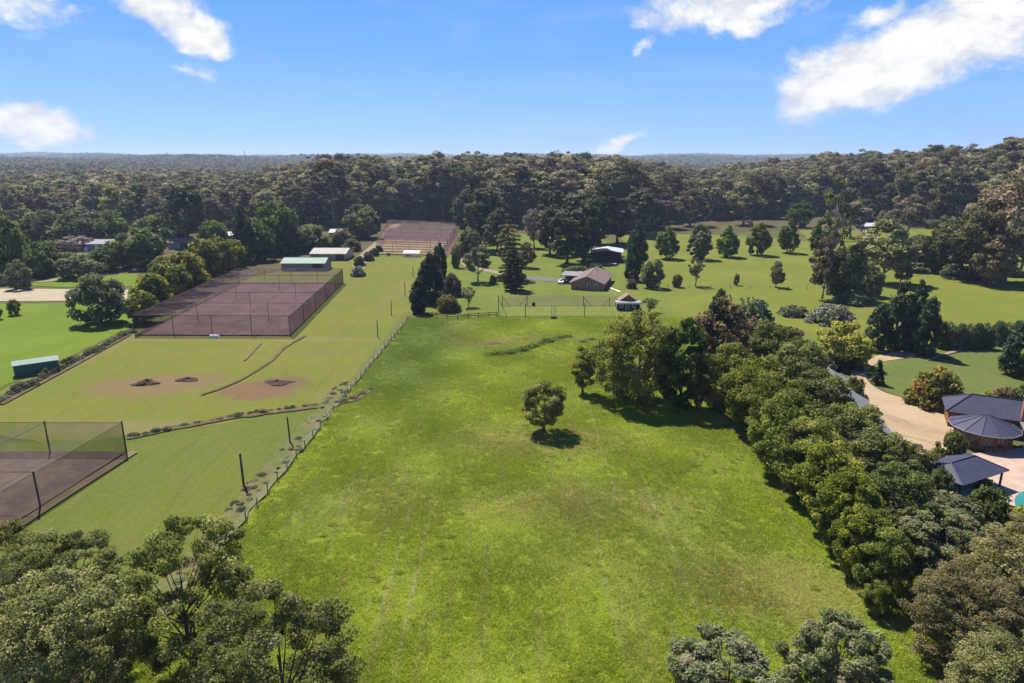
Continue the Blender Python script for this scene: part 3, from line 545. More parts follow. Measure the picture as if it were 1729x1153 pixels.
rt = random.Random(5)
def place(p, P, h, w, name, label, cat='tree', group=None, rz=None, simple=False):
    sx = w/p['W']; sz = h/p['H']
    if simple:
        o = link(name, p['c']); o.location = P; o.rotation_euler = (0, 0, rt.uniform(0, 6.28) if rz is None else rz); o.scale = (sx, sx, sz); return tag(o, label, cat, group)
    r = empty(name, P, rt.uniform(0, 6.28) if rz is None else rz, label, cat, group); r.scale = (sx, sx, sz)
    link('trunk', p['t'], r); link('crown', p['c'], r); return r
CNT = {}
def T(kind, px, by, ty, wpx, label, name='tree', cat='tree', group=None, simple=False, src=None):
    lst = (src or K)[kind]; i = CNT.get(kind, 0); CNT[kind] = i+1
    P = G(px, by); h = topz(P.y, ty)-P.z; w = wpx*depth(P)/FPX
    return place(lst[i % len(lst)], P, h, w, name, label, cat, group, simple=simple)
def Sb(kind, px, by, ty, wpx, label, group=None, name='shrub', cat='shrub'): return T(kind, px, by, ty, wpx, label, name, cat, group, True, SH)
def Wt(kind, x, y, h, w, label, name='tree', group=None):
    lst = K[kind]; i = CNT.get(kind, 0); CNT[kind] = i+1
    return place(lst[i % len(lst)], Vector((x, y, float(H(x, y)))), h, w, name, label, 'tree', group)
# ------------------------------------------------------------------ net enclosures
def net_enclosure(corners, h, label, nx, ny, roofmat, wallmat, wall_sides=(0, 1, 2, 3), r=.085):
    c = [Vector((x, y, 0)) for x, y in corners]                 # near left, near right, far right, far left
    o = empty('net_enclosure', c[0], 0, label, 'net enclosure'); off = c[0]
    def at_(u, v): return c[0].lerp(c[1], u).lerp(c[3].lerp(c[2], u), v)
    m = MB(off); n, k = nx*4, ny*4
    vs_ = []
    for j in range(k+1):
        for i in range(n+1):
            p = at_(i/n, j/k); sag = .42*abs(math.sin(math.pi*i/n*nx))*abs(math.sin(math.pi*j/k*ny))
            vs_.append((p.x, p.y, h-sag))
    m.add(vs_, [(j*(n+1)+i, j*(n+1)+i+1, (j+1)*(n+1)+i+1, (j+1)*(n+1)+i) for j in range(k) for i in range(n)])
    m.build('net_roof', roofmat, o, True)
    for s in wall_sides:
        a, b = c[s], c[(s+1) % 4]; w = MB(off); q = 12
        for i in range(q):
            p, p2 = a.lerp(b, i/q), a.lerp(b, (i+1)/q)
            w.add([(p.x, p.y, .03), (p2.x, p2.y, .03), (p2.x, p2.y, h-.02), (p.x, p.y, h-.02)], [(0, 1, 2, 3)])
        w.build('net_wall', wallmat, o)
        MB(off).tube([(a.x, a.y, h), (b.x, b.y, h)], .05, 5).build('edge_cable', M['pole'], o)
    for i in range(1, nx): MB(off).tube([at_(i/nx, j/8)+Vector((0, 0, h+.03)) for j in range(9)], .045, 5).build('roof_cable', M['pole'], o)
    for j in range(1, ny): MB(off).tube([at_(0, j/ny)+Vector((0, 0, h+.05)), at_(1, j/ny)+Vector((0, 0, h+.05))], .045, 5).build('roof_cable', M['pole'], o)
    src = None
    for j in range(ny+1):
        for i in range(nx+1):
            p = at_(i/nx, j/ny); edge = i in (0, nx) or j in (0, ny)
            if not edge and (i+j) % 2: continue
            if src is None: src = MB().tube([(0, 0, -.3), (0, 0, h+.25)], [r, r*.85], 7).build('post', M['pole'], o); src.location = p-off
            else: q = src.copy(); COL.objects.link(q); q.location = p-off+Vector((random.uniform(-.1, .1), random.uniform(-.1, .1), 0)); q.rotation_euler = (random.uniform(-.02, .02), random.uniform(-.02, .02), 0)
    return o
E1 = [(-88.1, 154.5), (-51.6, 154), (-56, 224), (-90.5, 224)]
sheet('bare_soil', wpts(E1), M['soil'])
net_enclosure(E1, 4.9, 'large purple brown net enclosure over bare soil beside the green roofed shed', 4, 5, M['net'], M['netwall'])
E2 = [(-98, 42), (-59.0, 42), (-54.2, 88.6), (-97, 88.8)]
sheet('bare_soil', wpts(E2), M['soil_grey'])
net_enclosure(E2, 4.6, 'grey net enclosure with leaning posts at the lower left, nearest the gum trees', 4, 3, M['net_low'], M['netwall'], r=.12)
E3 = [(-58.5, 294), (-29, 290.5), (-30, 387), (-73, 408)]
sheet('bare_soil', wpts(E3), M['soil'])
net_enclosure(E3, 5.2, 'distant flat topped net enclosure over rows of yellow straw', 4, 5, M['net'], M['net_low'])
for i in range(6):                                              # straw mulched beds seen through the net
    v = .03+i*.085; a = Vector((E3[0][0], E3[0][1], 0)).lerp(Vector((E3[3][0], E3[3][1], 0)), v); b = Vector((E3[1][0], E3[1][1], 0)).lerp(Vector((E3[2][0], E3[2][1], 0)), v)
    m = MB(a); q = 14; pr = [(-2.6, .04), (-1.6, .34), (0, .45), (1.6, .34), (2.6, .04)]
    for j in range(q):
        for s in range(4):
            p0, p1 = a.lerp(b, .03+.9*j/q), a.lerp(b, .03+.9*(j+1)/q); w = lambda p, k: (p.x, p.y+pr[k][0], pr[k][1]+.05)
            m.add([w(p0, s), w(p1, s), w(p1, s+1), w(p0, s+1)], [(0, 1, 2, 3)])
    o = m.build('straw_bed', M['straw'], None, True); o.location = a
    tag(o, ('nearest', 'second', 'third', 'fourth', 'fifth', 'farthest')[i]+' yellow straw bed from the front under the distant net', 'straw bed', 'straw beds under the distant net')

# ------------------------------------------------------------------ fences and lone poles
def post_fence(name, line, step, h, r, wires, label, mat, wr=.018, cat='fence', jitter=.05, group=None):
    o = empty(name, line[0], 0, label, cat, group); off = line[0]; src = None; tot = 0; tops = []
    seg = [(line[i], line[i+1]) for i in range(len(line)-1)]
    P = []
    for a, b in seg:
        n = max(1, round((b-a).length/step)); P += [a.lerp(b, i/n) for i in range(n)]
    P.append(line[-1])
    for p in P:
        z = float(H(p.x, p.y))
        if src is None: q = src = MB().tube([(0, 0, -.2), (0, 0, h)], [r, r*.9], 6).build('post', mat, o)
        else: q = src.copy(); COL.objects.link(q)
        q.location = Vector((p.x, p.y, z))-off; q.rotation_euler = (random.uniform(-jitter, jitter), random.uniform(-jitter, jitter), random.random()*3); q.scale = (1, 1, random.uniform(.88, 1.1))
    for w in wires:
        MB(off).tube([Vector((p.x, p.y, float(H(p.x, p.y))+w*h)) for p in P], wr, 4).build('wire', M['wire'], o)
    return o
post_fence('wire_fence', [Vector((FX(y), y, 0)) for y in (44, 80, 112, 140, 177)], 3.4, 1.3, .075, (.3, .6, .92), 'long wire fence with weathered posts along the left edge of the paddock', M['paletimber'])
post_fence('wire_fence', [G(-60, 712), G(0, 683), G(120, 618), G(226, 560)], 5.0, 1.2, .08, (.5, .9), 'weedy wire fence beside the lush pasture with the green box', M['pole'])
post_fence('wire_fence', [G(1092, 486), G(1200, 487), G(1300, 488), G(1362, 489)], 6.0, 1.2, .08, (.5, .9), 'thin wire fence across the eastern lawn below the pear shaped trees', M['pole'])
post_fence('wire_fence', [G(1046, 435), G(1060, 455), G(1072, 480)], 4.0, 1.4, .09, (.4, .7, .95), 'short pale wire fence beside the brown brick house', M['paletimber'])
post_fence('wire_fence', [G(773, 396), G(762, 417), G(752, 434)], 5.0, 1.3, .09, (.5, .9), 'pale wire fence running beside the distant net over straw', M['paletimber'])
# dark timber rail fence
rp = [G(px, py) for px, py in ((715, 534.5), (729.7, 535), (736.8, 535.5), (754.7, 537), (773, 539), (790.7, 537.5), (807.8, 536), (826, 535), (839, 534.5))]
o = empty('rail_fence', rp[0], 0, 'dark two rail timber fence from the cypresses to the netted court', 'fence')
for i, p in enumerate(rp):
    MB(rp[0]).box(p+Vector((0, 0, .6)), (.17, .17, 1.5)).build('post', M['timber'], o)
    if i+1 < len(rp):
        q = rp[i+1]; d = (q-p); a = math.atan2(d.y, d.x); mid = (p+q)/2
        for z in (.62, 1.12): MB(rp[0]).box(mid+Vector((0, -.11, z)), (d.length, .05, .17), a).build('rail', M['timber'], o)
poles = [(412, 822, 765, .16, 'tall lone grey pole nearest the camera on the lower lawn'), (490, 748, 703, .13, 'tall grey pole on the lower lawn just below the brown ditch'), (638, 570, 540, .11, 'slim pole on the mown lawn, first above the ditch beside the wire fence'),
         (661, 533, 507, .11, 'slim pole on the mown lawn level with the foot of the front cypress'), (684, 500, 475, .11, 'slim pole on the mown lawn beside the top of the front cypress'), (698, 468, 450, .11, 'farthest slim pole on the mown lawn, next to the middle cypress')]
for px, by, ty, r, lab in poles:
    P = G(px, by); h = topz(P.y, ty); a, b = random.uniform(-.03, .03), random.uniform(-.03, .03)
    tag(MB().tube([(0, 0, -.3), (a*h*.5, b*h*.5, h*.5), (a*h, b*h, h)], [r, r*.95, r*.85], 8).build('net_pole', M['pole']), lab, 'pole', 'tall poles on the neighbouring lawn').location = P
# netted court: tall braced posts, fine wires
court = [((842, 535), (842, 499), (856, 533), 'front left post of the grassed court with a diagonal brace'), ((848, 517), (847, 498), (860, 516), 'back left post of the grassed court'), ((890, 517), (890, 499), (877, 516), 'braced back post of the grassed court left of the dark barrel'),
         ((887, 535), (887, 513), None, 'plain front post of the grassed court left of the pale green poles'), ((985, 517), (985, 499), (998, 516), 'braced back post of the grassed court below the brick house'), ((987, 535), (987, 512), None, 'plain front post of the grassed court right of the pale green poles'),
         ((1029, 517), (1029, 503), (1016, 516), 'braced back post of the grassed court beside the cabin')]
for (b, t, br, lab) in court:
    P = G(*b); h = topz(P.y, t[1]); o = empty('court_post', P, 0, lab, 'post', 'posts round the grassed court')
    MB().tube([(0, 0, -.2), (0, 0, h)], .10, 8).build('pole', M['pole'], o); MB().tube([(0, 0, h), (0, 0, h+.05)], [.12, .1], 8).build('cap', M['pole'], o)
    if br: q = G(*br)-P; MB().tube([(q.x, q.y, 0), (0, 0, h*.86)], .06, 6).build('brace', M['pole'], o)
o = empty('court_wires', G(842, 535), 0, 'fine wire lines strung between the posts round the grassed court', 'wire')
off = G(842, 535)
for A, B, hs in (((842, 535), (1040, 535), (.3, 1.5, 2.9)), ((848, 517), (1029, 517), (.3, 1.5, 2.6)), ((842, 535), (848, 517), (.3, 1.5, 2.8))):
    for h in hs:
        a, b = G(*A), G(*B); MB(off).tube([(a.x, a.y, h), (b.x, b.y, h)], .018, 4).build('wire', M['wire'], o)
P = G(935, 538); o = empty('goal_poles', P, 0, 'three pale green poles standing on a dark base before the court', 'goal posts')
MB().box((0, 0, .28), (1.7, .8, .5), 0, .85).build('base', M['timber'], o)
for x, y in ((-.55, .1), (.12, .3), (.55, .1)): MB().tube([(x, y, .5), (x, y, 3.6)], .06, 8).build('pole', M['steel'], o)
P = G(901, 517); o = empty('barrel', P, 0, 'dark round barrel on the grassed court', 'barrel')
MB().tube([(0, 0, 0), (0, 0, .3), (0, 0, .8), (0, 0, 1.1)], [.42, .48, .48, .42], 14).build('body', M['timber'], o); MB().tube([(0, 0, 1.1), (0, 0, 1.16)], .40, 14).build('lid', M['dark_wall'], o)

# ------------------------------------------------------------------ buildings
def pane_in(o, u, z0, w, h, y, frame='white', fw=.12, nm='window'):
    f = MB()
    for (x0, x1, za, zb) in ((u-w/2, u+w/2, z0+h-fw, z0+h), (u-w/2, u+w/2, z0, z0+fw), (u-w/2, u-w/2+fw, z0+fw, z0+h-fw), (u+w/2-fw, u+w/2, z0+fw, z0+h-fw)):
        f.box(((x0+x1)/2, y-.03, (za+zb)/2), (x1-x0, .1, zb-za))
    fo = f.build(nm, M[frame], o); MB().box((u, y-.012, z0+h/2), (w-2*fw, .03, h-2*fw)).build('pane', M['glass'], fo); return fo
def gable(name, label, loc, rz, w, d, ev, ap, wall, roof, oh=.45, cat='building', shed=False, ridgemat=None):
    """walls from the front at local y=0 to the back at y=d, ridge along y"""
    o = empty(name, loc, rz, label, cat); m = MB(); x = w/2
    m.add([(-x, 0, 0), (x, 0, 0), (x, 0, ev), (0, 0, ap), (-x, 0, ev), (-x, d, 0), (x, d, 0), (x, d, ev), (0, d, ap), (-x, d, ev)],
          [(0, 1, 2, 3, 4), (9, 8, 7, 6, 5), (1, 6, 7, 2), (5, 0, 4, 9), (0, 5, 6, 1)])
    m.build('wall', M[wall], o)
    s = (ap-ev)/x; r = None
    for sg in (-1, 1):
        q = [(0, -oh, ap+.12), (sg*(x+oh), -oh, ev-s*oh+.12), (sg*(x+oh), d+oh, ev-s*oh+.12), (0, d+oh, ap+.12)]
        if sg > 0: q = q
        else: q = q[::-1]
        r = MB().slab(q, .1).build('roof', M[roof], o)
        MB().box((sg*(x+oh+.06), d/2, ev-s*oh+.04), (.12, d+2*oh, .13)).build('gutter', M[ridgemat or roof], r)
        n = 8
        b = MB(); 
        b.slab([(0, -oh-.04, ap+.15), (sg*(x+oh), -oh-.04, ev-s*oh+.15), (sg*(x+oh), -oh, ev-s*oh+.15), (0, -oh, ap+.15)][::sg], .24).build('barge_board', M['white'] if name == 'brick_house' else M[ridgemat or roof], r)
    MB().tube([(0, -oh, ap+.14), (0, d+oh, ap+.14)], .11, 6).build('ridge_cap', M[ridgemat or roof], r)
    return o
# brown brick house
h_ = gable('brick_house', 'brown brick house with a dark tiled gable roof and two white framed openings', Vector((23.6, 212, 0)), R(-15.5), 10.2, 19, 2.35, 4.45, 'brick', 'tile', .5, 'house')
pane_in(h_, .55, .05, .95, 2.1, 0); pane_in(h_, 2.75, .05, .95, 2.1, 0)
for k in range(3):                                              # right side windows in the shade
    f = MB().box((5.12, 4+k*5, 1.5), (.08, 1.8, 1.1)).build('window', M['white'], h_); MB().box((5.17, 4+k*5, 1.5), (.03, 1.6, .9)).build('pane', M['glass'], f)
for k in range(2): MB().box((-5.16, 5+k*7, 1.5), (.06, 1.6, 1.1)).build('window', M['glass'], h_)
MB().tube([(1.2, 13, 3.6), (1.2, 13, 4.9)], .12, 8).build('flue', M['steel'], h_)
# carport with a white car beneath
c0 = Vector((19.2, 223, 0)); o = empty('carport', c0, R(-15.5), 'flat roofed carport beside the brick house', 'carport')
rf = MB().slab([(-3.4, 0, 2.75), (3.4, 0, 2.75), (3.4, 8, 2.95), (-3.4, 8, 2.95)], .14).build('roof', M['greyroof'], o); MB().box((0, -.06, 2.66), (6.9, .1, .26)).build('fascia', M['cream_roof'], rf)
for x in (-3.1, 0, 3.1):
    for y in (.3, 7.6): MB().box((x, y, 1.3), (.14, .14, 2.6)).build('post', M['timber'], o)
MB().box((0, 7.85, 1.3), (6.4, .12, 2.5)).build('back_wall', M['brick'], o)
def car(loc, rz, label, paint):
    o = empty('parked_car', loc, rz, label, 'car')
    prof = [(-2.15, .35), (-2.15, .75), (-2.0, .92), (-1.2, .98), (-.55, 1.45), (1.1, 1.47), (1.9, 1.0), (2.15, .92), (2.15, .35)]
    m = MB(); n = len(prof); vs_ = []
    for s in (-1, 1): vs_ += [(x, s*(.86 if z < 1.1 else .68), z) for x, z in prof]
    m.add(vs_, [tuple(range(n-1, -1, -1)), tuple(range(n, 2*n))]+[(i, (i+1) % n, (i+1) % n+n, i+n) for i in range(n)]); m.build('body', paint, o)
    MB().slab([(-1.17, -.66, 1.03), (-1.17, .66, 1.03), (-.60, .60, 1.43), (-.60, -.60, 1.43)][::-1], .02).build('windscreen', M['glass'], o)
    for s in (-1, 1):
        MB().add([(-.95, s*.85, 1.03), (1.5, s*.83, 1.06), (1.05, s*.70, 1.40), (-.5, s*.70, 1.40)], [(0, 1, 2, 3)]).build('side_window', M['glass'], o)
        MB().tube([(-2.17, s*.6, .72), (-2.12, s*.6, .72)], .11, 8).build('headlight', M['white'], o)
        for x in (-1.35, 1.35):
            w = MB().tube([(x, s*.70, .33), (x, s*.90, .33)], .33, 14).build('wheel', M['tyre'], o); MB().tube([(x, s*.90, .33), (x, s*.915, .33)], .19, 10).build('rim', M['steel'], w)
    return o
car(Vector((16.6, 223.8, 0)), R(70), 'white car parked with its nose out of the flat roofed carport', M['carpaint'])
# dark barn with pale roof
b_ = gable('barn', 'dark timber barn with a low pale sheet metal roof behind the brick house', Vector((37.8, 271, 0)), R(-9), 11, 11.5, 4.1, 5.0, 'dark_wall', 'white_roof', .7, 'barn')
for x in (-2.7, 0, 2.7): MB().box((x, -.06, 1.9), (2.3, .06, 3.4)).build('door', M['timber'], b_)
for x in (-4.6, -1.35, 1.35, 4.6): MB().box((x, -.10, 2.0), (.2, .12, 3.9)).build('post', M['timber'], b_)
o = MB(); P = G(1033, 449); o = empty('garden_trailer', P, R(-8), 'low grey box trailer parked before the dark barn', 'trailer')
MB().box((0, 0, .75), (3.6, 1.7, .5)).build('tray', M['grey_wall'], o)
for s in (-1, 1): MB().tube([(0, s*.85, .35), (0, s*1.02, .35)], .35, 12).build('wheel', M['tyre'], o)
MB().tube([(1.8, 0, .55), (3.0, 0, .5)], .05, 6).build('drawbar', M['pole'], o)
# plank on the grass
P = G(1029, 486); Q = G(1047, 493); d = Q-P
tag(MB().box((0, 0, .09), (d.length, .55, .14), 0).build('plank', M['plank']), 'long pale plank lying on the grass beside the brick house', 'plank'); bpy.data.objects['plank'].location = (P+Q)/2; bpy.data.objects['plank'].rotation_euler = (0, 0, math.atan2(d.y, d.x))
# cabin by the court
P = G(1061, 524); o = empty('cabin', P, R(-2), 'small navy cabin with a clay tiled gable and pale flat awning', 'cabin')
MB().box((0, 2.4, 1.1), (6.2, 4.4, 2.2)).build('wall', M['navy'], o)
rf = MB().slab([(-3.5, -.5, 2.2), (3.5, -.5, 2.2), (3.5, 1.6, 2.5), (-3.5, 1.6, 2.5)], .12).build('awning', M['cream_roof'], o); MB().box((0, -.54, 2.12), (7.0, .08, .5)).build('fascia', M['white'], rf)
g = MB().add([(-2.2, 1.4, 2.45), (2.2, 1.4, 2.45), (0, 1.4, 4.0), (-2.2, 4.8, 2.45), (2.2, 4.8, 2.45), (0, 4.8, 4.0)], [(0, 1, 2), (5, 4, 3), (1, 4, 5, 2), (3, 0, 2, 5)]).build('gable', M['cedar'], o)
for s in (-1, 1): MB().slab([(0, 1.1, 4.12), (s*2.6, 1.1, 2.38), (s*2.6, 5.0, 2.38), (0, 5.0, 4.12)][::s], .09).build('roof', M['terracotta'], o)
for x in (-1.9, 1.4): pane_in(o, x, .7, .9, 1.1, .2)
pane_in(o, -.3, .04, .9, 2.0, .2, nm='door')
for x in (-3.3, 3.3): MB().box((x, -.3, 1.0), (.12, .12, 2.0)).build('post', M['white'], o)
# sheds of the western neighbour
def long_shed(name, label, px0, px1, base, h, d, roof, wall, cat='shed', eav=.3):
    a, b = G(px0, base), G(px1, base); w = (b-a).length; o = empty(name, (a+b)/2, math.atan2((b-a).y, (b-a).x), label, cat); x = w/2
    MB().add([(-x, 0, 0), (x, 0, 0), (x, d, 0), (-x, d, 0), (-x, 0, h), (x, 0, h), (x, d, h), (-x, d, h), (-x, d/2, h+1.3), (x, d/2, h+1.3)], [(0, 1, 5, 4), (1, 2, 6, 9, 5), (2, 3, 7, 6), (3, 0, 4, 8, 7), (3, 2, 1, 0)]).build('wall', M[wall], o)
    r1 = MB().slab([(-x-eav, -.4, h-.12), (x+eav, -.4, h-.12), (x+eav, d/2, h+1.42), (-x-eav, d/2, h+1.42)], .08).build('roof', M[roof], o)
    MB().slab([(-x-eav, d/2, h+1.42), (x+eav, d/2, h+1.42), (x+eav, d+.4, h-.12), (-x-eav, d+.4, h-.12)], .08).build('roof', M[roof], o)
    MB().tube([(-x-eav, d/2, h+1.45), (x+eav, d/2, h+1.45)], .12, 6).build('ridge_cap', M[roof], r1)
    n = max(2, int(w/4))
    for k in range(n): MB().box((-x+(k+.5)*w/n, -.04, h*.47), (w/n*.7, .06, h*.86)).build('door', M['dark_wall'] if k >= n-1 else M['grey_wall'], o)
    return o
long_shed('shed', 'long shed with a pale green roof behind the large net enclosure', 476, 549, 457.5, 3.0, 9, 'green_roof', 'grey_wall')
long_shed('shed', 'cream roofed shed just behind the pale green roofed one', 524, 584, 440, 2.9, 14, 'cream_roof', 'cream_roof')
long_shed('house', 'far house with a grey roof half hidden by purple grey trees', 128, 200, 425, 3.6, 10, 'greyroof', 'white', 'house')
long_shed('house', 'far house with a pink grey roof behind the yellow tipped wattles', 284, 320, 421, 3.2, 9, 'terracotta', 'cream_roof', 'house')
long_shed('house', 'far house with a white roof beside the tall narrow gum', 372, 394, 409, 3.4, 9, 'white_roof', 'white', 'house')
long_shed('house', 'far cream cottage among trees behind the service track', 556, 576, 402, 3.0, 8, 'cream_roof', 'cream_roof', 'house')
long_shed('house', 'far pale house glimpsed behind the grey green tree and tall gums', 632, 648, 352, 3.6, 10, 'white_roof', 'white', 'house')
long_shed('shed', 'pale blue grey shed with a white roof beyond the eastern lawn', 1452, 1485, 392, 3.4, 9, 'white_roof', 'grey_wall')
# green sheet box in the pasture
P = G(64, 632); o = empty('storage_box', P, R(36), 'dark green storage box with a pale lid roof in the lush pasture', 'storage box')
MB().box((0, 1.2, 1.15), (7.2, 2.9, 2.3)).build('wall', M['green_box'], o); rf = MB().slab([(-3.75, -.35, 2.36), (3.75, -.35, 2.36), (3.75, 2.75, 2.6), (-3.75, 2.75, 2.6)], .1).build('roof', M['palegreen'], o)
for k in range(10): MB().box((-3.2+k*.71, -.29, 1.15), (.12, .06, 2.2)).build('rib', M['green_box'], o)
# white film frame, cart and trough in front of the straw net
P = G(694, 434); o = empty('film_frame', P, R(-4), 'white film covered frame on the lawn before the straw net', 'growing frame')
for x in (-3.6, -1.2, 1.2, 3.6):
    for y, z in ((0, 1.6), (3, 2.4)): MB().box((x, y, z/2), (.12, .12, z)).build('post', M['white'], o)
for k in range(3): MB().slab([(-3.6+k*2.4+.05, -.2, 1.62), (-1.2+k*2.4-.05, -.2, 1.62), (-1.2+k*2.4-.05, 3.2, 2.46), (-3.6+k*2.4+.05, 3.2, 2.46)], .05).build('film_panel', M['film'], o)
MB().box((0, 0, .2), (7.2, .06, .4)).build('base_board', M['white'], o)
MB().box((-1.6, 1.4, .5), (1.8, 1.0, .9)).build('crate', M['steel'], o)
P = G(656, 432); o = empty('garden_cart', P, R(20), 'small pinkish grey cart standing before the straw net', 'cart')
MB().box((0, 0, 1.0), (1.5, .9, .9), 0, 1.15).build('tray', M['paving'], o)
for s in (-1, 1): MB().tube([(0, s*.5, .4), (0, s*.62, .4)], .4, 12).build('wheel', M['tyre'], o)
for s in (-1, 1): MB().tube([(.7, s*.35, 1.1), (1.3, s*.35, 1.9)], .05, 6).build('handle', M['pole'], o)
P = G(362, 569); o = MB().box((0, 0, .25), (2.4, .9, .5), 0, .8).build('feed_trough', M['white']); o.location = P; tag(o, 'small white trough on the grass at the front of the large net', 'trough')
P = G(395, 470); 
# large slate roofed house on the right
hc = Vector((66.8, 97.7, 0)); o = empty('slate_house', hc, R(-27), 'large slate blue roofed house with a faceted bay and cedar walls', 'house')
def fan(o, R_, ze, za, n, a0, a1, mat, rw, wall_h, ridge=True):
    for k in range(n):
        t0_, t1_ = a0+(a1-a0)*k/n, a0+(a1-a0)*(k+1)/n
        p0, p1 = bc+Vector((math.cos(t0_)*R_, math.sin(t0_)*R_, ze)), bc+Vector((math.cos(t1_)*R_, math.sin(t1_)*R_, ze)); pt = bc+Vector((0, 0, za))
        rp_ = MB().slab([pt, p0, p1], .12).build('roof_panel', M[mat], o)
        MB().tube([p0+Vector((0, 0, .03)), pt+Vector((0, 0, .03))], .05, 6).build('hip_cap', M['slate'], rp_)
        MB().tube([p0+Vector((0, 0, -.07)), p1+Vector((0, 0, -.07))], .09, 6).build('gutter', M['greyroof'], rp_)
        w0, w1 = bc+Vector((math.cos(t0_)*rw, math.sin(t0_)*rw, 0)), bc+Vector((math.cos(t1_)*rw, math.sin(t1_)*rw, 0)); e = (w1-w0)
        nr = Vector((e.y, -e.x, 0)).normalized(); an = math.atan2(e.y, e.x); mid = (w0+w1)/2
        MB().box(w0+Vector((0, 0, wall_h/2)), (.24, .24, wall_h), an).build('post', M['cedar'], o)
        MB().box(mid+Vector((0, 0, .3)), (e.length-.26, .16, .6), an).build('sill_wall', M['cedar'], o); MB().box(mid+Vector((0, 0, wall_h-.2)), (e.length-.26, .16, .4), an).build('lintel', M['cedar'], o)
        wf = MB()
        for u in (-.33, 0, .33): wf.box(mid+e*u*.5*1.9+Vector((0, 0, wall_h*.53)), (.1, .14, wall_h-1.05), an)
        wo = wf.build('window', M['cedar'], o); MB().box(mid+Vector((0, 0, wall_h*.53)), (e.length-.28, .04, wall_h-1.02), an).build('pane', M['glass'], wo)
bc = Vector((3.9, -4.1, 0)); fan(o, 4.5, 2.65, 4.5, 9, R(150), R(395), 'slate', 3.5, 2.65)
x0, x1, y0, y1 = -.6, 22, 0, 7.2; ym = (y0+y1)/2; ze, zr = 2.75, 4.9
MB().box(((x0+x1)/2, ym+.3, 1.35), (x1-x0-1.2, y1-y0-1.0, 2.7)).build('wall', M['cedar'], o)
MB().slab([(x0, y0, ze), (x1, y0, ze), (x1-3.4, ym, zr), (x0+3.4, ym, zr)], .12).build('roof_panel', M['slate'], o); MB().slab([(x1, y1, ze), (x0, y1, ze), (x0+3.4, ym, zr), (x1-3.4, ym, zr)], .12).build('roof_panel', M['slate'], o)
MB().slab([(x0, y1, ze), (x0, y0, ze), (x0+3.4, ym, zr)], .12).build('roof_panel', M['slate'], o); MB().slab([(x1, y0, ze), (x1, y1, ze), (x1-3.4, ym, zr)], .12).build('roof_panel', M['slate'], o)
for A, B in (((x0, y0, ze), (x0+3.4, ym, zr)), ((x0, y1, ze), (x0+3.4, ym, zr)), ((x0+3.4, ym, zr), (x1-3.4, ym, zr))): MB().tube([Vector(A)+Vector((0, 0, .04)), Vector(B)+Vector((0, 0, .04))], .09, 6).build('hip_cap', M['slate'], o)
ch = MB().box((9.4, .6, 3.6), (1.1, .9, 5.4)).build('chimney', M['brick'], o); MB().box((9.4, .6, 6.4), (1.3, 1.1, .2)).build('cap', M['concrete'], ch)
MB().slab([(8.7, -3.8, 2.5), (15, -3.8, 2.5), (15, -.05, 2.72), (8.7, -.05, 2.72)], .1).build('veranda_roof', M['greyroof'], o)
for x in (9, 12, 14.8): MB().box((x, -3.6, 1.25), (.16, .16, 2.6)).build('post', M['white'], o)
# pavilion with a slate hip roof
pc = Vector((56.4, 78.6, 0)); o = empty('pavilion', pc, R(26), 'open pavilion with a dark slate hip roof below the big house', 'pavilion')
X, Y = 4.7, 3.0
for q in ([(-X, -Y, 2.5), (X, -Y, 2.5), (2.4, 0, 3.7), (-2.4, 0, 3.7)], [(X, Y, 2.5), (-X, Y, 2.5), (-2.4, 0, 3.7), (2.4, 0, 3.7)], [(X, -Y, 2.5), (X, Y, 2.5), (2.4, 0, 3.7)], [(-X, Y, 2.5), (-X, -Y, 2.5), (-2.4, 0, 3.7)]): MB().slab(q, .12).build('roof_panel', M['slate'], o)
for A, B in (((-X, -Y, 2.5), (-2.4, 0, 3.7)), ((X, -Y, 2.5), (2.4, 0, 3.7)), ((-X, Y, 2.5), (-2.4, 0, 3.7)), ((X, Y, 2.5), (2.4, 0, 3.7)), ((-2.4, 0, 3.7), (2.4, 0, 3.7))): MB().tube([Vector(A)+Vector((0, 0, .03)), Vector(B)+Vector((0, 0, .03))], .07, 6).build('hip_cap', M['slate'], o)
for x in (-4.2, 0, 4.2):
    for y in (-2.5, 2.5): MB().box((x, y, 1.2), (.2, .2, 2.4)).build('post', M['timber'], o)
MB().box((0, 2.3, 1.1), (8.2, .12, 2.2)).build('back_wall', M['dark_wall'], o); MB().box((0, 0, .06), (9.0, 5.6, .12)).build('floor', M['concrete'], o)
gable('long_house', 'long grey tiled roof half hidden behind the paddock tree row', Vector((49.2, 89, 0)), R(-13.5), 7.4, 25, 2.7, 4.7, 'cream_roof', 'greyroof', .5, 'house')
# mast and pylon on the skyline
def mast(px, top, base, d_, label, nm):
    u = (px-864.5)/FPX; y = d_; x = u*y*1.0; z0 = float(H(x, y)); h = topz(y, top)-z0; o = empty(nm, Vector((x, y, z0)), 0, label, 'mast')
    if nm == 'radio_mast':
        MB().tube([(0, 0, 0), (0, 0, h*.8)], [1.6, 1.1], 6).build('shaft', M['pole'], o); MB().tube([(0, 0, h*.8), (0, 0, h)], [1.9, 1.0], 6).build('antenna', M['pole'], o)
    else:
        for sx in (-1, 1):
            for sy in (-1, 1): MB().tube([(sx*4, sy*4, 0), (0, 0, h)], .6, 4).build('leg', M['pole'], o)
        for z, w in ((.7, 9), (.85, 7)): MB().tube([(-w, 0, h*z), (w, 0, h*z)], .5, 4).build('crossarm', M['pole'], o)
mast(429, 253, 275, 3400, 'thin grey radio mast rising from the far forest skyline', 'radio_mast'); mast(303, 256, 270, 3600, 'faint power pylon on the far skyline left of the mast', 'power_pylon')

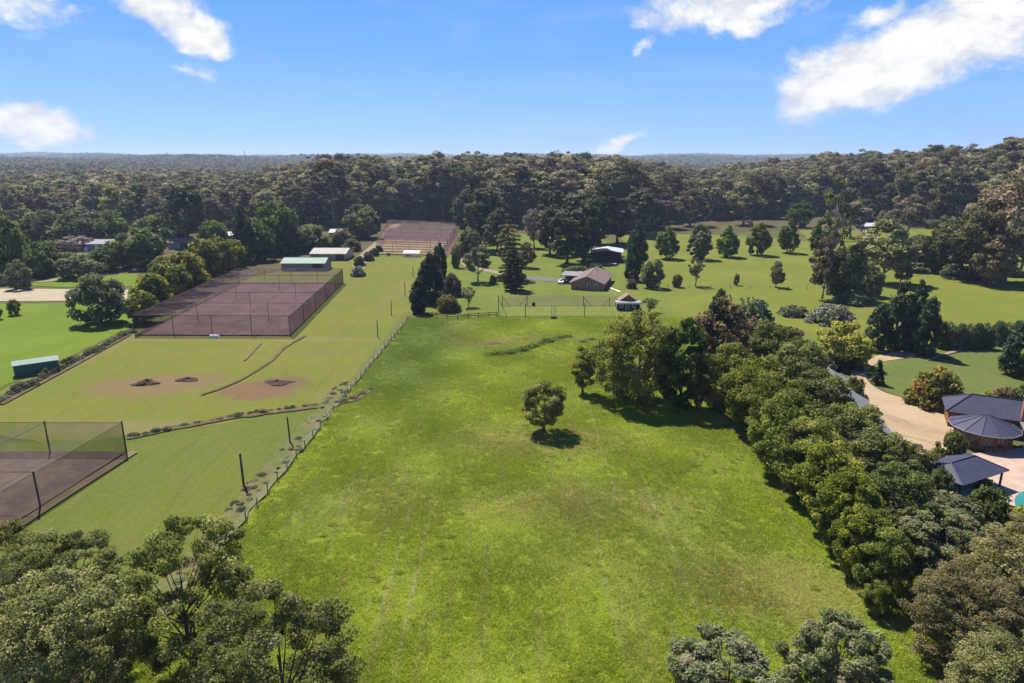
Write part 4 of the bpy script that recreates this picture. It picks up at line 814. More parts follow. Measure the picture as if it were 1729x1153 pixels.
# ------------------------------------------------------------------ heaps, weeds, small ground things
def heap(px, py, w, h, label, mat='heap', cat='heap'):
    P = G(px, py); rng = np.random.default_rng(px); n, k = 28, 8; m = MB(); vs_ = []
    for j in range(k+1):
        for i in range(n):
            a = 2*math.pi*i/n; t = j/k; r = w/2*(1-t)*(1+.22*math.sin(3*a+px)+.1*rng.normal()); vs_.append((math.cos(a)*r*1.25, math.sin(a)*r*.8, h*(1-(1-t)**2)*(.7+.3*math.sin(2*a+px*.3))+rng.normal()*.07*h+.02-(.2 if j == 0 else 0)))
    m.add(vs_, [(j*n+i, j*n+(i+1) % n, (j+1)*n+(i+1) % n, (j+1)*n+i) for j in range(k) for i in range(n)])
    o = m.build('soil_heap', M[mat], None, True); o.location = P; tag(o, label, cat, 'brown heaps on the neighbouring lawn' if mat == 'heap' else None)
heap(247, 648, 4.2, .85, 'large brown soil heap on worn earth, leftmost of the three heaps'); heap(318, 642, 3.4, .6, 'flatter soil heap, middle of the three brown heaps'); heap(471, 647, 4.2, .65, 'dark soil heap nearest the wire fence, at the end of a reddish bare strip')
heap(831, 580, 3.4, .35, 'flat patch of grey cut debris on the grass left of the weeds', 'dark_debris', 'debris')
for i in range(13):
    t = i/12; px = 828+t*128; by = 599-27*t+4*math.sin(t*5)
    P = G(px, by); q = SH['weed'][i % 2]; place(q, P, random.uniform(.45, .85), random.uniform(2.2, 3.6), 'weed_clump', 'lush green weed clump in the wandering row across the upper paddock', 'weeds', 'lush weed clumps in the upper paddock', simple=True)
for px, by in ((985, 577), (998, 573)): place(SH['weed'][0], G(px, by), .4, 2.4, 'weed_clump', 'low green weed clump beside the slim tree near the paddock top', 'weeds', 'low weed clumps near the slim tree', simple=True)
for i in range(26):                                             # weeds under the western fence
    t = i/25; p = G(-40+t*262, 702-t*140); place(SH['dull'][i % 2] if i % 3 else SH['green'][0], p+Vector((-.6+random.uniform(-.4, .4), 0, 0)), random.uniform(.6, 1.6), random.uniform(1.5, 3.0), 'weed_clump', 'dull green weed clump growing under the fence by the lush pasture', 'weeds', 'weeds under the pasture fence', simple=True)

for i in range(34):
    t = i/33; q = smooth(ppts([(213, 741), (300, 723), (380, 708), (450, 698), (520, 689), (590, 678), (622, 660)]), 5, False); k = t*(len(q)-1.001); p = q[int(k)].lerp(q[int(k)+1], k % 1)
    place(SH[('dull', 'brown', 'wattle')[i % 3]][0], p+Vector((random.uniform(-.6, .6), random.uniform(.2, 1.1), 0)), random.uniform(.25, .7), random.uniform(.8, 2.0), 'ditch_tussock', 'rough dry tussock growing along the brown ditch across the lower lawn', 'grass tussock', 'tussocks along the brown ditch', simple=True)
for i in range(90):
    y = random.uniform(48, 120); place(SH[('dull', 'brown', 'dull')[i % 3]][0], Vector((FX(y)-random.uniform(.3, 3.0), y, .02)), random.uniform(.15, .5), random.uniform(.6, 1.7), 'verge_tussock', 'rank grey tussock in the unmown strip outside the long wire fence', 'grass tussock', 'tussocks outside the long wire fence', simple=True)
# ------------------------------------------------------------------ trees seen one by one
T('lone', 917, 730, 645, 80, 'rounded lone tree standing in the middle of the paddock', 'broadleaf_tree')
T('slim', 984, 664, 585, 44, 'slim tree with two stems just left of the big pale tree', 'broadleaf_tree')
T('poplar', 1072, 678, 522, 142, 'biggest pale yellow green tree at the head of the paddock tree row', 'broadleaf_tree')
T('dark', 1146, 688, 537, 84, 'dark green tree wedged behind the biggest pale tree', 'broadleaf_tree')
T('brown', 1176, 690, 604, 38, 'thin mauve grey bush at the foot of the tree row', 'small_tree')
Wt('brown', 39, 122, 15.5, 11, 'brownish tree behind the dark one in the paddock tree row', 'broadleaf_tree')
Wt('dull', 46, 132, 13, 11, 'dull green tree in the tree row behind the brownish one', 'broadleaf_tree'); Wt('conifer', 54, 146, 11, 8, 'dark pointed tree rising at the far end of the tree row', 'conifer_tree')
rowt = [(34.8, 105, 11.6, 9.6), (36.3, 97, 11.5, 9.5), (36.8, 89.5, 11.5, 9.5), (35.8, 82, 11.4, 8.6), (36.0, 75.5, 10.2, 8.2), (35.8, 69.5, 9.8, 7.6), (35.2, 64, 8.8, 6.8), (34.6, 59.4, 7.6, 5.8), (34.6, 55.6, 7.2, 5.2), (33.0, 53.6, 3.6, 2.6)]
ords = ['farthest', 'second farthest', 'third farthest', 'fourth farthest', 'fifth farthest', 'fifth nearest', 'fourth nearest', 'third nearest', 'second nearest', 'nearest and smallest']
for (x, y, h, w), q in zip(rowt, ords): Wt('row', x, y, h, w, q+' of the glossy dark green trees lining the paddock edge', 'broadleaf_tree', 'glossy trees along the paddock edge')
row2 = [(45, 112, 13.5, 11), (44.5, 102, 13, 10.5), (44.5, 92.5, 10.8, 10), (44, 83, 9.6, 9.5), (44, 75, 8.8, 9), (42, 67, 8.2, 8), (50, 80, 5.4, 7)]
for (x, y, h, w), q in zip(row2, ['farthest', 'second farthest', 'third farthest', 'middle', 'third nearest', 'nearest', 'shortest']): Wt('row_olive', x, y, h, w, q+' of the olive green trees in the second rank behind the glossy row', 'broadleaf_tree', 'olive trees behind the glossy row')
# near gum crowns at the bottom of the picture
Wt('gum_near', -15.3, 37.0, 13.8, 12.2, 'large olive gum tree at the bottom left with a rounded crown', 'gum_tree'); Wt('gum_near', -24.6, 45.0, 14.0, 11.5, 'spreading gum tree with dark forked limbs behind the rounded gum', 'gum_tree')
Wt('gum_olive', -31.5, 39.5, 13.5, 12, 'olive gum tree filling the lower left corner', 'gum_tree'); Wt('gum_near', -37, 49.5, 10.5, 11, 'lower gum tree between the corner gum and the lower lawn', 'gum_tree'); Wt('gum_near', -46, 52, 10.5, 12, 'gum tree cut by the left edge beneath the grey net enclosure', 'gum_tree')
Wt('silver', 15.8, 42.5, 6.4, 8.4, 'silvery grey green bushy tree at the bottom edge of the paddock', 'wattle_tree'); Wt('silver', 24.4, 43.0, 7.7, 7.6, 'silvery bushy tree just right of the other silvery one', 'wattle_tree')
Wt('gum_olive', 37, 47.5, 8.6, 10, 'brown olive gum tree beside the silvery trees', 'gum_tree'); Wt('gum_olive', 45.5, 52, 10.6, 13, 'great brown olive gum tree filling the lower right corner', 'gum_tree'); Wt('silver', 43.5, 61, 6.4, 10, 'pale grey green bushy tree behind the great corner gum', 'wattle_tree'); Wt('gum_olive', 36, 40, 8, 11, 'olive gum cut by the bottom edge right of the silvery trees', 'gum_tree'); Wt('gum_olive', 56, 58, 9, 11, 'olive gum tree by the right edge below the pool', 'gum_tree'); Wt('dull', 48, 68, 4.6, 7, 'pale dull tree between the olive row and the pavilion', 'broadleaf_tree')
# cypresses and garden trees round the homestead
T('cypress', 707, 529, 466, 32, 'shortest dark cypress at the front of the group of three', 'cypress_tree'); T('cypress', 727, 511, 425, 44, 'broadest dark cypress in the middle of the group of three', 'cypress_tree'); T('cypress', 743, 486, 401, 26, 'tall pointed cypress at the back of the group of three', 'cypress_tree')
Sb('dark', 763, 499, 461, 38, 'dark round shrub right of the cypresses'); Sb('orange', 757, 525, 496, 42, 'orange tipped round shrub above the rail fence'); T('twiggy', 791, 519, 483, 27, 'small bare grey leaning tree right of the orange tipped shrub', 'small_tree')
T('green', 770, 452, 413, 18, 'small round tree on a thin stem behind the middle cypress', 'small_tree'); T('gum_mid', 807, 476, 412, 44, 'clumpy pale green tree right of the small round tree', 'garden_tree'); Sb('dark', 832, 476, 464, 12, 'small dark ball shrub left of the tall dark bunya'); Sb('green', 850, 474, 462, 30, 'low clipped green hedge beside the asphalt drive', None, 'hedge', 'hedge')
T('bunya', 866, 490, 415, 44, 'dark tiered conifer standing alone on the homestead lawn', 'conifer_tree'); T('bunya_top', 859, 470, 376, 36, 'tall brown tufted conifer behind the dark tiered one', 'conifer_tree'); T('purple', 902, 418, 352, 44, 'bare mauve grey vase shaped tree in front of the dark pines', 'bare_tree'); T('brown', 888, 452, 408, 32, 'brownish spreading tree right of the tufted conifer', 'garden_tree')
T('pine', 957, 446, 352, 66, 'broad dark pine nearest the carport', 'pine_tree'); T('pine', 985, 440, 340, 60, 'dark pine beside the left end of the barn', 'pine_tree'); T('pine', 818, 420, 312, 62, 'tall dark pine above the clumpy pale green tree', 'pine_tree'); T('pine', 840, 428, 352, 46, 'shorter dark pine behind the tufted conifer', 'pine_tree'); T('pine', 935, 408, 318, 56, 'dark pine behind the mauve bare tree', 'pine_tree'); T('pine', 1012, 412, 306, 62, 'tall dark pine directly behind the barn', 'pine_tree'); T('pine', 1042, 410, 330, 54, 'dark pine behind the right end of the barn', 'pine_tree'); T('pine', 1080, 400, 318, 60, 'dark pine at the forest edge right of the barn', 'pine_tree'); T('pine', 972, 428, 322, 66, 'dark pine between the two pines left of the barn', 'pine_tree'); T('pine', 1000, 428, 326, 56, 'dark pine just left of the barn roof', 'pine_tree'); T('pine', 928, 430, 350, 50, 'smaller dark pine right of the mauve bare tree', 'pine_tree'); T('pine', 786, 400, 320, 44, 'narrow dark pine at the right corner of the straw net', 'pine_tree')
T('dull', 795, 440, 385, 46, 'grey green bushy tree behind the clumpy pale green tree', 'garden_tree')
Sb('green', 975, 464, 449, 54, 'low spreading green shrub behind the carport'); Sb('dull', 1002, 455, 444, 34, 'low dull shrub at the foot of the dark barn')
T('conifer', 1075, 452, 373, 38, 'tall dark conifer at the back of the pair by the barn', 'conifer_tree'); T('conifer', 1068, 474, 412, 30, 'shorter dark conifer in front of the pair by the barn', 'conifer_tree'); T('dull', 1102, 486, 436, 37, 'rounded grey green tree beside the dark conifers', 'garden_tree'); Sb('dull', 1066, 487, 470, 18, 'small shrub beside the pale wire fence'); T('cone', 1060, 512, 496, 12, 'small pointed conifer behind the cabin', 'small_tree'); T('sparse', 1098, 528, 502, 30, 'thin pale grey bush right of the cabin', 'small_tree')
# row of pear shaped trees on the eastern lawn
for kd, px, by, ty, w, lab in (('pear', 1125, 437, 377, 41, 'dark green, leftmost tree of the pear shaped row'), ('pear_dull', 1180, 438, 370, 44, 'grey green shaggy tree, second in the pear shaped row'), ('pear', 1228, 434, 380, 40, 'yellowish tree, third in the pear shaped row'), ('pear', 1279, 431, 371, 41, 'fourth tree of the pear shaped row, tapering to a point'), ('pear', 1329, 427, 366, 37, 'fifth tree of the pear shaped row, neat and narrow'), ('pear', 1388, 428, 362, 48, 'last tree of the pear shaped row, behind the dead trunk')):
    T(kd, px, by, ty, w, lab, 'pear_shaped_tree', 'tree', 'row of pear shaped trees')
T('green', 1143, 485, 463, 18, 'small green bush on the thin eastern fence', 'small_tree'); T('sparse', 1174, 483, 436, 32, 'sparse thin tree on the thin eastern fence', 'small_tree'); T('dull', 1243, 482, 462, 10, 'tiny upright bush on the eastern lawn', 'small_tree'); T('brown', 1310, 485, 441, 25, 'dark brownish egg shaped bush on the eastern lawn', 'small_tree')
T('tallgum', 1396, 498, 296, 52, 'tall pale trunked dying gum on the eastern lawn', 'gum_tree')
T('gum_mid', 1388, 505, 400, 52, 'dark scrubby gum at the foot of the dying gum', 'gum_tree'); T('dull', 1425, 505, 410, 62, 'dark scrubby tree right of the dying gum', 'garden_tree'); T('dull', 1466, 500, 445, 46, 'low scrubby tree at the right of the dark clump', 'garden_tree')
Sb('white', 1402, 546, 512, 72, 'broad silver white shrub on the eastern lawn'); Sb('dull', 1340, 532, 514, 52, 'low dull shrub left of the silver white one')
T('yellow', 1424, 617, 541, 84, 'yellow leaved tree near the bend of the gravel drive', 'garden_tree'); T('brown', 1330, 616, 552, 68, 'round brown leaved tree rising over the tree row', 'garden_tree')
T('conifer', 1478, 592, 508, 40, 'dark conifer at the left of the clump by the drive', 'conifer_tree'); T('conifer', 1512, 590, 474, 58, 'tallest dark conifer of the clump by the drive', 'conifer_tree'); T('conifer', 1540, 592, 470, 46, 'dark conifer second from right in the clump by the drive', 'conifer_tree'); T('conifer', 1560, 601, 494, 40, 'pointed conifer at the right of the clump by the drive', 'conifer_tree')
for i in range(6): Sb('dull', 1588+i*15, 588, 545+random.uniform(-2, 4), 26, ('leftmost', 'second', 'third', 'fourth', 'fifth', 'rightmost')[i]+' hedge bush from the left in the line above the driveway lawn', 'hedge bushes above the driveway lawn', 'hedge', 'hedge')
for i in range(4): Sb('dull', 1682+i*16, 582, 542, 28, ('leftmost', 'second', 'third', 'rightmost')[i]+' hedge bush from the left behind the grey green edge tree', 'hedge bushes by the right edge', 'hedge', 'hedge')
T('conifer', 1712, 634, 543, 52, 'grey green tall tree by the right edge of the driveway lawn', 'conifer_tree'); T('cone', 1481, 649, 605, 24, 'small pointed conifer inside the bend of the gravel drive', 'conifer_tree'); Sb('orange', 1576, 684, 620, 88, 'big round yellow green shrub beside the gravel yard'); Sb('brown', 1692, 688, 652, 48, 'brown tinged shrub behind the slate house'); Sb('yellow', 1664, 690, 660, 34, 'yellow green shrub left of the brown tinged one'); Sb('green', 1722, 690, 650, 40, 'green shrub at the right edge behind the slate house')
T('green', 1602, 790, 728, 46, 'leafy green tree between the pavilion and the slate house', 'small_tree'); T('green', 1585, 846, 790, 40, 'small green tree before the left end of the pavilion', 'small_tree'); Sb('green', 1668, 886, 822, 74, 'bright round clipped shrub below the pavilion'); Sb('yellow', 1722, 908, 856, 56, 'yellow green shrub by the pool'); Sb('green', 1530, 800, 760, 60, 'green shrub at the foot of the gravel yard'); Sb('dull', 1560, 822, 788, 50, 'grey green shrub left of the pavilion roof'); Sb('green', 1440, 690, 634, 40, 'green shrub beside the bend of the gravel drive'); Sb('green', 1425, 622, 596, 60, 'low green shrub below the yellow leaved tree'); Sb('dark', 1390, 640, 600, 44, 'dark shrub between the yellow tree and the tree row'); Sb('dull', 1660, 830, 806, 30, 'small shrub at the right end of the pavilion')
# eastern woodland in front of the forest
T('gum_mid', 1490, 478, 372, 88, 'brown gum with a straight dark trunk on the eastern lawn', 'gum_tree')
T('brown', 1462, 430, 388, 34, 'small brown tree near the pale blue grey shed', 'small_tree'); T('green', 1600, 462, 372, 76, 'yellow green tree in the eastern garden', 'garden_tree'); T('green', 1560, 458, 398, 50, 'dark green tree left of the yellow green garden tree', 'garden_tree'); T('gum_mid', 1652, 455, 318, 80, 'tall grey brown gum in the eastern garden', 'gum_tree'); T('gum_mid', 1722, 462, 326, 70, 'tall brown gum at the right edge', 'gum_tree'); T('dull', 1690, 438, 372, 46, 'dull green tree between the two eastern gums', 'garden_tree')
for px, by, ty, w, lab in ((1545, 458, 436, 60, 'low dark shrub left of the eastern garden trees'), (1610, 470, 446, 46, 'olive shrub under the eastern garden trees'), (1655, 470, 444, 60, 'pale olive shrub under the tall grey brown gum'), (1700, 466, 440, 40, 'dark shrub under the gum at the right edge'), (1440, 512, 488, 60, 'low scrub under the dark clump')): Sb('dull', px, by, ty, w, lab)
T('brown', 1520, 478, 432, 34, 'small brown tree right of the straight trunked gum', 'small_tree'); T('green', 1455, 372, 336, 36, 'dark round tree by the far eastern road', 'garden_tree'); T('conifer', 1460, 376, 334, 38, 'dark conifer standing at the edge of the eastern forest', 'conifer_tree')
T('conifer', 1207, 632, 478, 0.1+54, 'dark grey green conifer behind the tree row', 'conifer_tree')
for kd, px, by, ty, w, lab in (('gum_mid', 1694, 478, 300, 120, 'broad grey brown gum towering in the eastern garden'), ('gum_mid', 1632, 472, 345, 92, 'leaning grey gum left of the broad towering one'), ('gum_mid', 1735, 486, 318, 100, 'grey gum half outside the frame by the right edge'), ('dull', 1588, 452, 385, 64, 'grey green bushy tree left of the leaning grey gum'), ('brown', 1668, 482, 404, 64, 'brownish low tree under the broad towering gum'), ('dull', 1540, 446, 396, 56, 'dull bushy tree between the straight gum and the garden trees'), ('gum_mid', 1530, 404, 330, 64, 'olive gum standing before the forest right of the pale shed'), ('gum_mid', 1436, 402, 338, 56, 'olive gum standing before the forest left of the pale shed'), ('dark', 1350, 384, 338, 40, 'dark tree at the forest edge above the fifth pear shaped tree'), ('gum_mid', 1165, 382, 318, 56, 'spreading gum at the forest edge above the shaggy pear shaped tree'), ('gum_mid', 1255, 380, 312, 64, 'spreading gum at the forest edge above the fourth pear shaped tree'), ('gum_mid', 1120, 386, 326, 52, 'spreading gum at the forest edge above the dark green pear shaped tree')): T(kd, px, by, ty, w, lab, 'gum_tree' if kd == 'gum_mid' else 'garden_tree')
# western gardens
T('dull', 172, 545, 463, 84, 'grey green spreading tree before the pale sand arena', 'broadleaf_tree'); T('green', 25, 532, 505, 20, 'small dark tree standing in the lush pasture', 'small_tree'); T('dark', -6, 540, 518, 22, 'dark bush cut by the left edge in the lush pasture', 'small_tree')
wt = [(258, 525, 462, 62), (244, 545, 492, 52), (290, 512, 440, 66), (318, 494, 424, 66), (346, 476, 405, 64), (372, 462, 400, 54), (396, 452, 404, 46), (276, 470, 432, 40), (412, 446, 412, 40)]
for (px, by, ty, w), q in zip(wt, ('second nearest', 'nearest', 'third nearest', 'fourth nearest', 'largest and middle', 'third farthest', 'second farthest', 'smallest and set back', 'farthest')): T('wattle', px, by, ty, w, q+' of the yellow tipped trees along the large net', 'wattle_tree', 'tree', 'yellow tipped trees along the large net')
for kd, px, by, ty, w, lab in (('green', 236, 452, 386, 86, 'bright green rounded tree behind the yellow tipped row'), ('dull', 78, 416, 352, 72, 'round olive tree, left of the pair below the western forest'), ('dull', 140, 418, 352, 84, 'wide round olive tree, right of the pair below the western forest'), ('pine', 320, 415, 306, 70, 'tall dark brownish tree above the yellow tipped row'), ('green', 190, 408, 356, 56, 'small olive green tree behind the grey roofed house'), ('green', 268, 412, 362, 74, 'green spreading tree behind the pink grey roof'),
        ('conifer', 414, 442, 345, 40, 'tall narrow dark tree beside the white roofed far house'), ('green', 468, 428, 340, 80, 'large dark green tree above the pale green roofed shed'), ('green', 440, 440, 376, 60, 'dark green tree left of the large dark green one'), ('green', 528, 424, 378, 60, 'bright green spreading tree above the cream roofed shed'), ('green', 486, 428, 392, 50, 'low green tree left of the bright spreading one'), ('dull', 575, 420, 388, 40, 'small bushy tree beside the service track'), ('dull', 612, 402, 344, 62, 'grey olive rounded tree by the top of the service track'),
        ('purple', 130, 432, 398, 58, 'mauve grey bare tree before the grey roofed house'), ('green', 10, 470, 352, 70, 'leafy green tree cut by the left edge above the arena'), ('dark', 28, 450, 378, 50, 'dark green tree just right of the one cut by the left edge'), ('dull', 36, 488, 440, 40, 'small grey round tree beside the sand arena'), ('green', 82, 462, 406, 66, 'green tree behind the sand arena, left one'), ('dull', 132, 470, 430, 66, 'low olive tree behind the sand arena, right one'), ('green', 60, 470, 420, 50, 'olive green tree above the small grey round tree'), ('dark', 180, 460, 416, 50, 'dark tree in front of the grey roofed far house'), ('dark', 215, 440, 402, 40, 'dark tree right of the grey roofed far house'), ('green', 362, 420, 372, 50, 'olive tree behind the middle of the yellow tipped row'),
        ('dull', 300, 400, 352, 50, 'grey olive tree left of the tall brownish one')):
    T(kd, px, by, ty, w, lab, 'garden_tree' if kd != 'pine' else 'pine_tree')
for i, (px, by, w) in enumerate(((607, 449, 20), (622, 440, 20), (632, 432, 18), (640, 426, 14))): Sb('dark', px, by, by-18+i*2, w, ('nearest', 'second', 'third', 'farthest')[i]+' of the dark bushes lining the service track', 'dark bushes along the service track')
Sb('white', 605, 466, 449, 25, 'pale silver ball shrub at the corner of the mown lawn')
for i in range(7): Sb('dull', 450+i*24, 424-(i % 2)*5, 403, 34, ('leftmost', 'second', 'third', 'middle', 'fifth', 'sixth', 'rightmost')[i]+' low green shrub from the left behind the shed roofs', 'low shrubs behind the shed roofs')
T('sparse', 1265, 388, 370, 12, 'thin dark sapling by the gate above the pear shaped row', 'small_tree')

# ------------------------------------------------------------------ forest: the nearest trees one by one, the rest as one mass
rng = np.random.default_rng(21)
def project(x, y, z):
    c, s = math.cos(PITCH), math.sin(PITCH); d = y*c-(z-CAM_H)*s; u = y*s+(z-CAM_H)*c
    return 864.5+FPX*x/d, 576.5-FPX*u/d
fx = [-400, -50, 100, 250, 330, 430, 520, 560, 640, 700, 780, 850, 950, 1050, 1100, 1130, 1250, 1380, 1480, 1600, 1729, 2100]
fy = [398, 388, 390, 386, 390, 390, 384, 384, 374, 371, 376, 384, 388, 394, 384, 372, 370, 365, 368, 388, 408, 412]
hx = [-400, 0, 300, 430, 500, 560, 700, 900, 1050, 1120, 1200, 1290, 1400, 1500, 1600, 1729, 2100]
hy = [25, 25, 27, 27, 34, 39, 39, 41, 40, 32, 28, 33, 36, 36, 38, 41, 40]
def hexgrid(y0, y1, sp, jit):
    P = []; y = y0; k = 0
    while y < y1:
        n = int(1.9*(y*.82+60)/sp)+1; x = (np.arange(n)-(n-1)/2)*sp+(k % 2)*sp/2
        P.append(np.stack([x, np.full(n, y)], 1)); y += sp*.87; k += 1
    P = np.concatenate(P); return P+rng.uniform(-jit, jit, P.shape)
Pn = hexgrid(330, 980, 12.4, 4.6); z = H(Pn[:, 0], Pn[:, 1]); px, py = project(Pn[:, 0], Pn[:, 1], z)
ok = py < np.interp(px, fx, fy); Pn, z, px, py = Pn[ok], z[ok], px[ok], py[ok]
hh = np.interp(px, hx, hy)*rng.uniform(.58, 1.06, len(px)); front = np.interp(px, fx, fy)-py
hh *= np.where(rng.random(len(px)) < .16*(front < 6), .6, 1)*np.where(rng.random(len(px)) < .10, 1.12, 1)
vis = (px > -20) & (px < 1750); order = np.argsort(np.where(vis, Pn[:, 1]+front*0, 1e9))[:290]
zones = [(450, 'grey green gum tree in the forest behind the western gardens', 'forest gums behind the western gardens'), (800, 'tall olive grey gum tree in the forest behind the straw net', 'forest gums behind the straw net'), (1110, 'tall dark gum tree in the forest behind the barn and pines', 'forest gums behind the barn'), (1400, 'olive brown gum in the woodland above the pear shaped row', 'forest gums above the pear shaped row'), (9999, 'tall brownish gum on the wooded rise at the right edge', 'forest gums on the right hand rise')]
for i in order:
    p = FAR[rng.integers(len(FAR))]; lab, grp = next((b, c) for a, b, c in zones if px[i] < a)
    place(p, Vector((Pn[i, 0], Pn[i, 1], z[i]-.2)), hh[i], hh[i]*rng.uniform(.46, .68)+2.0, 'forest_gum', lab, 'tree', grp)
for i, q in enumerate(np.arange(-20, 1750, 21)):               # undergrowth along the forest edge
    if 640 < q < 780 or 1000 < q < 1050: continue
    q += rng.uniform(-8, 8); P = G(q, float(np.interp(q, fx, fy))+rng.uniform(-2.0, 2.5)); kd = ('dark', 'dull', 'green', 'dull', 'brown')[rng.integers(5)]; pr = SH[kd][rng.integers(len(SH[kd]))]
    place(pr, P, rng.uniform(2.5, 8), rng.uniform(6, 12), 'undergrowth_shrub', 'scrubby undergrowth shrub at the foot of the forest edge', 'shrub', 'undergrowth along the forest edge', simple=True)
protos = bpy.data.collections.new('tree_prototypes'); protos2 = bpy.data.collections.new('canopy_prototypes'); protos3 = bpy.data.collections.new('tuft_prototypes')
def joined(p, coll, nm):
    a, b = p['c'], p['t']; bm = bmesh.new(); bm.from_mesh(b)
    me = bpy.data.meshes.new(nm); va = np.empty(len(a.vertices)*3, np.float32); a.vertices.foreach_get('co', va); fa = np.empty(len(a.loops), np.int32); a.loops.foreach_get('vertex_index', fa)
    t = np.empty(len(a.polygons), np.float32); a.attributes['tint'].data.foreach_get('value', t); bm.free()
    me = mesh_np(nm, va.reshape(-1, 3), fa.reshape(-1, 4), [a.materials[0]], None, t)
    o = bpy.data.objects.new(nm, me); coll.objects.link(o)
for p in FAR: joined(p, protos, 'forest_gum_shape')
for p in TINY: joined(p, protos2, 'canopy_shape')
def scatter(name, P, rot, sc, coll, label, cat):
    me = bpy.data.meshes.new(name); me.vertices.add(len(P)); me.vertices.foreach_set('co', P.astype(np.float32).ravel())
    for nm, a in (('rot', rot), ('scl', sc)):
        t = me.attributes.new(nm, 'FLOAT_VECTOR', 'POINT'); t.data.foreach_set('vector', a.astype(np.float32).ravel())
    o = link(name, me); o['kind'] = 'stuff'
    if label: o['label'] = label; o['category'] = cat
    g = bpy.data.node_groups.new(name+'_scatter', 'GeometryNodeTree'); g.interface.new_socket('Geometry', in_out='INPUT', socket_type='NodeSocketGeometry'); g.interface.new_socket('Geometry', in_out='OUTPUT', socket_type='NodeSocketGeometry')
    gi, go = g.nodes.new('NodeGroupInput'), g.nodes.new('NodeGroupOutput')
    ci = g.nodes.new('GeometryNodeCollectionInfo'); ci.inputs['Collection'].default_value = coll; ci.inputs['Separate Children'].default_value = True; ci.inputs['Reset Children'].default_value = True
    ip = g.nodes.new('GeometryNodeInstanceOnPoints'); ip.inputs['Pick Instance'].default_value = True
    ra = g.nodes.new('GeometryNodeInputNamedAttribute'); ra.data_type = 'FLOAT_VECTOR'; ra.inputs['Name'].default_value = 'rot'; sa = g.nodes.new('GeometryNodeInputNamedAttribute'); sa.data_type = 'FLOAT_VECTOR'; sa.inputs['Name'].default_value = 'scl'
    er = g.nodes.new('FunctionNodeEulerToRotation'); rv = g.nodes.new('FunctionNodeRandomValue'); rv.data_type = 'INT'; rv.inputs['Min'].default_value = 0; rv.inputs['Max'].default_value = len(coll.objects)-1 if True else 0
    g.links.new(gi.outputs[0], ip.inputs['Points']); g.links.new(ci.outputs[0], ip.inputs['Instance']); g.links.new(ra.outputs[0], er.inputs[0]); g.links.new(er.outputs[0], ip.inputs['Rotation']); g.links.new(sa.outputs[0], ip.inputs['Scale'])
    g.links.new([s for s in rv.outputs if s.enabled][0], ip.inputs['Instance Index']); g.links.new(ip.outputs[0], go.inputs[0])
    md = o.modifiers.new('scatter', 'NODES'); md.node_group = g; return o
def rots(n): return np.stack([np.zeros(n), np.zeros(n), rng.uniform(0, 6.28, n)], 1)
rest = np.ones(len(px), bool); rest[order] = False
PP = np.stack([Pn[rest, 0], Pn[rest, 1], z[rest]-.2], 1); sz = hh[rest]/32; sx = (hh[rest]*.56+2)/15
scatter('forest', PP, rots(len(PP)), np.stack([sx, sx, sz], 1), protos, 'grey green gum forest stretching behind the first trees', 'forest')
A = hexgrid(975, 2500, 13.5, 5); B = hexgrid(2500, 7800, 30, 12); big = np.concatenate([np.full(len(A), 1.0), np.full(len(B), 2.0)]); Q = np.concatenate([A, B])
gap = np.sin(Q[:, 0]*.0043+1.2)*np.sin(Q[:, 1]*.0061)+.5*np.sin(Q[:, 0]*.013+Q[:, 1]*.011); keep = (gap < 1.02) & (np.abs(Q[:, 0]) < Q[:, 1]*.86+60); Q, big = Q[keep], big[keep]
zq = H(Q[:, 0], Q[:, 1])-.4; s = rng.uniform(.65, 1.3, len(Q)); hz = np.where(big > 1.5, rng.uniform(.7, 1.25, len(Q)), s)
scatter('far_forest', np.column_stack([Q, zq]), rots(len(Q)), np.stack([s*big, s*big, hz], 1), protos2, 'distant wooded plain and ridges fading towards the horizon', 'forest')
for px_, d_, w in ((350, 1900, 22), (488, 2300, 26), (395, 2050, 18), (255, 2400, 24), (560, 2600, 24), (1135, 1500, 18)):
    x = (px_-864.5)/FPX*d_; zz = float(H(x, d_)); o = empty('far_house', Vector((x, d_-14, zz+9)), random.uniform(-.4, .4), 'tiny white roof showing among the distant trees', 'house', 'white roofs among the distant trees')
    MB().box((0, 0, -2), (w, 10, 16)).build('wall', M['white'], o); MB().slab([(-w/2-1, -6, 6), (w/2+1, -6, 6), (w/2+1, 0, 9), (-w/2-1, 0, 9)], .2).build('roof', M['white_roof'], o); MB().slab([(-w/2-1, 0, 9), (w/2+1, 0, 9), (w/2+1, 6, 6), (-w/2-1, 6, 6)], .2).build('roof', M['white_roof'], o)

# ------------------------------------------------------------------ grass blades of the paddock
for v in range(4):
    n = 460; r_ = np.random.default_rng(900+v); cx = r_.uniform(-.9, .9, (26, 2)); ci = r_.integers(0, 26, n); p = cx[ci]+r_.normal(size=(n, 2))*.13
    p[:160] = r_.uniform(-.95, .95, (160, 2)); hgt = r_.uniform(.05, .13, n)*(1+.5*(np.arange(n) >= 160)); a = r_.uniform(0, 6.28, n); w = r_.uniform(.018, .042, n); ln = r_.normal(size=(n, 2))*.85
    b0 = np.column_stack([p+np.stack([np.cos(a), np.sin(a)], 1)*w[:, None], np.zeros(n)]); b1 = np.column_stack([p-np.stack([np.cos(a), np.sin(a)], 1)*w[:, None], np.zeros(n)]); tp = np.column_stack([p+ln*hgt[:, None], hgt])
    V = np.stack([b0, b1, tp], 1).reshape(-1, 3); me = mesh_np('grass_tuft', V, np.arange(n*3).reshape(n, 3), [M['blade']], None, np.clip(r_.normal(.45, .22, n), 0, 1))
    protos3.objects.link(bpy.data.objects.new('grass_tuft', me))
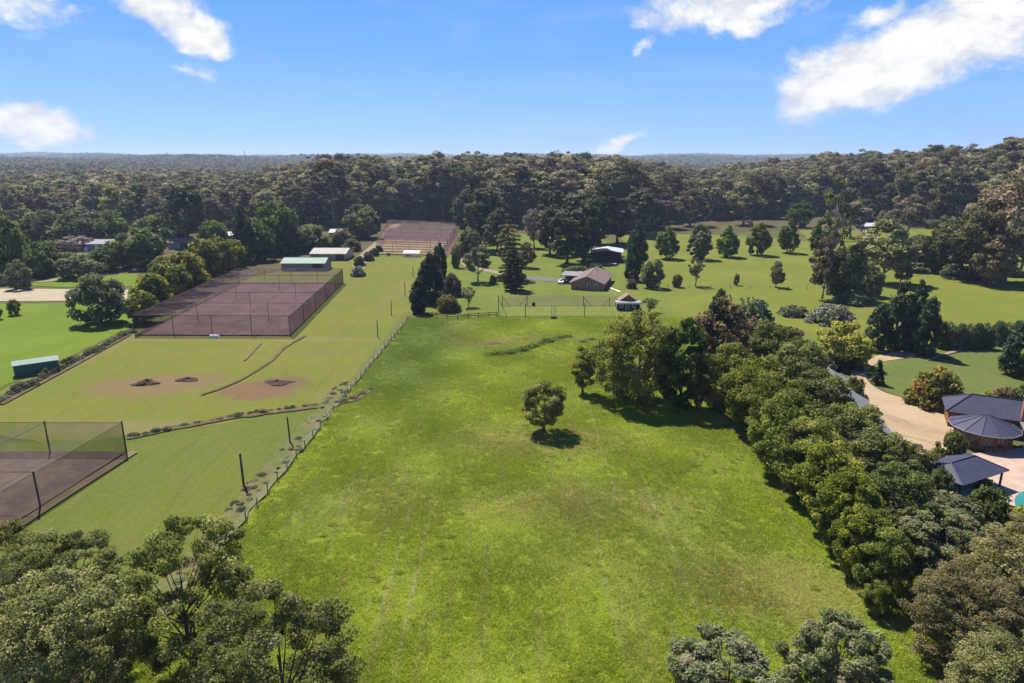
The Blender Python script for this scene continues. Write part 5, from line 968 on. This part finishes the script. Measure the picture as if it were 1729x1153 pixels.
gx, gy = np.meshgrid(np.arange(-34, 46, 1.05), np.arange(40, 174, 1.05)); g = np.stack([gx.ravel(), gy.ravel()], 1)+rng.uniform(-.7, .7, (gx.size, 2))
g = g[(g[:, 0] > FX(g[:, 1])+.3) & (g[:, 0] < 44)]; s = rng.uniform(.8, 1.3, len(g)); tall = np.sin(g[:, 0]*.31+2)*np.sin(g[:, 1]*.23+1)+rng.normal(size=len(g))*.35
scatter('grass', np.column_stack([g, np.full(len(g), .02)]), rots(len(g)), np.stack([s, s, s*np.clip(.8+.45*tall, .45, 1.7)], 1), protos3, 'bright green pasture grass covering the whole paddock', 'grass')

protos4 = bpy.data.collections.new('tussock_prototypes'); L['tussock'] = leafmat('tussock_blade', (.10, .125, .014), (.190, .205, .022), (.26, .23, .07), .36, .10)
for v in range(3):
    r_ = np.random.default_rng(950+v); n = 90; a = r_.uniform(0, 6.28, n); rr = r_.random(n)**.6*.28; p = np.stack([np.cos(a)*rr, np.sin(a)*rr], 1); hgt = r_.uniform(.12, .34, n); ln = p*1.6+r_.normal(size=(n, 2))*.1; w = .03
    b0 = np.column_stack([p+np.stack([-np.sin(a), np.cos(a)], 1)*w, np.zeros(n)]); b1 = np.column_stack([p-np.stack([-np.sin(a), np.cos(a)], 1)*w, np.zeros(n)]); tp = np.column_stack([p+ln, hgt])
    protos4.objects.link(bpy.data.objects.new('tussock', mesh_np('tussock', np.stack([b0, b1, tp], 1).reshape(-1, 3), np.arange(n*3).reshape(n, 3), [L['tussock']], None, np.clip(r_.normal(.45, .25, n), 0, 1))))
g = np.stack([rng.uniform(-32, 40, 4500), rng.uniform(42, 174, 4500)], 1); cl = np.sin(g[:, 0]*.21+.6)*np.sin(g[:, 1]*.13+2)+.6*np.sin(g[:, 0]*.53+g[:, 1]*.37)
g = g[(g[:, 0] > FX(g[:, 1])+.2) & (rng.random(len(g)) < np.clip(.18+.45*cl, .05, .8))]; s = rng.uniform(.45, 1.15, len(g))
scatter('grass_tussocks', np.column_stack([g, np.full(len(g), .03)]), rots(len(g)), np.stack([s, s, s*.9], 1), protos4, 'darker coarse tussocks scattered through the paddock grass', 'grass')

# ------------------------------------------------------------------ air
m, n = newmat('haze_air'); v = nd(n, 'ShaderNodeVolumePrincipled', {'Color': (.60, .74, .98, 1), 'Density': 0.0001, 'Anisotropy': .2}); nd(n, 'ShaderNodeOutputMaterial', {'Volume': v.outputs[0]})
hb = MB().box((0, 0, 59), (18400, 18400, 150)).build('haze', m); hb['kind'] = 'stuff'
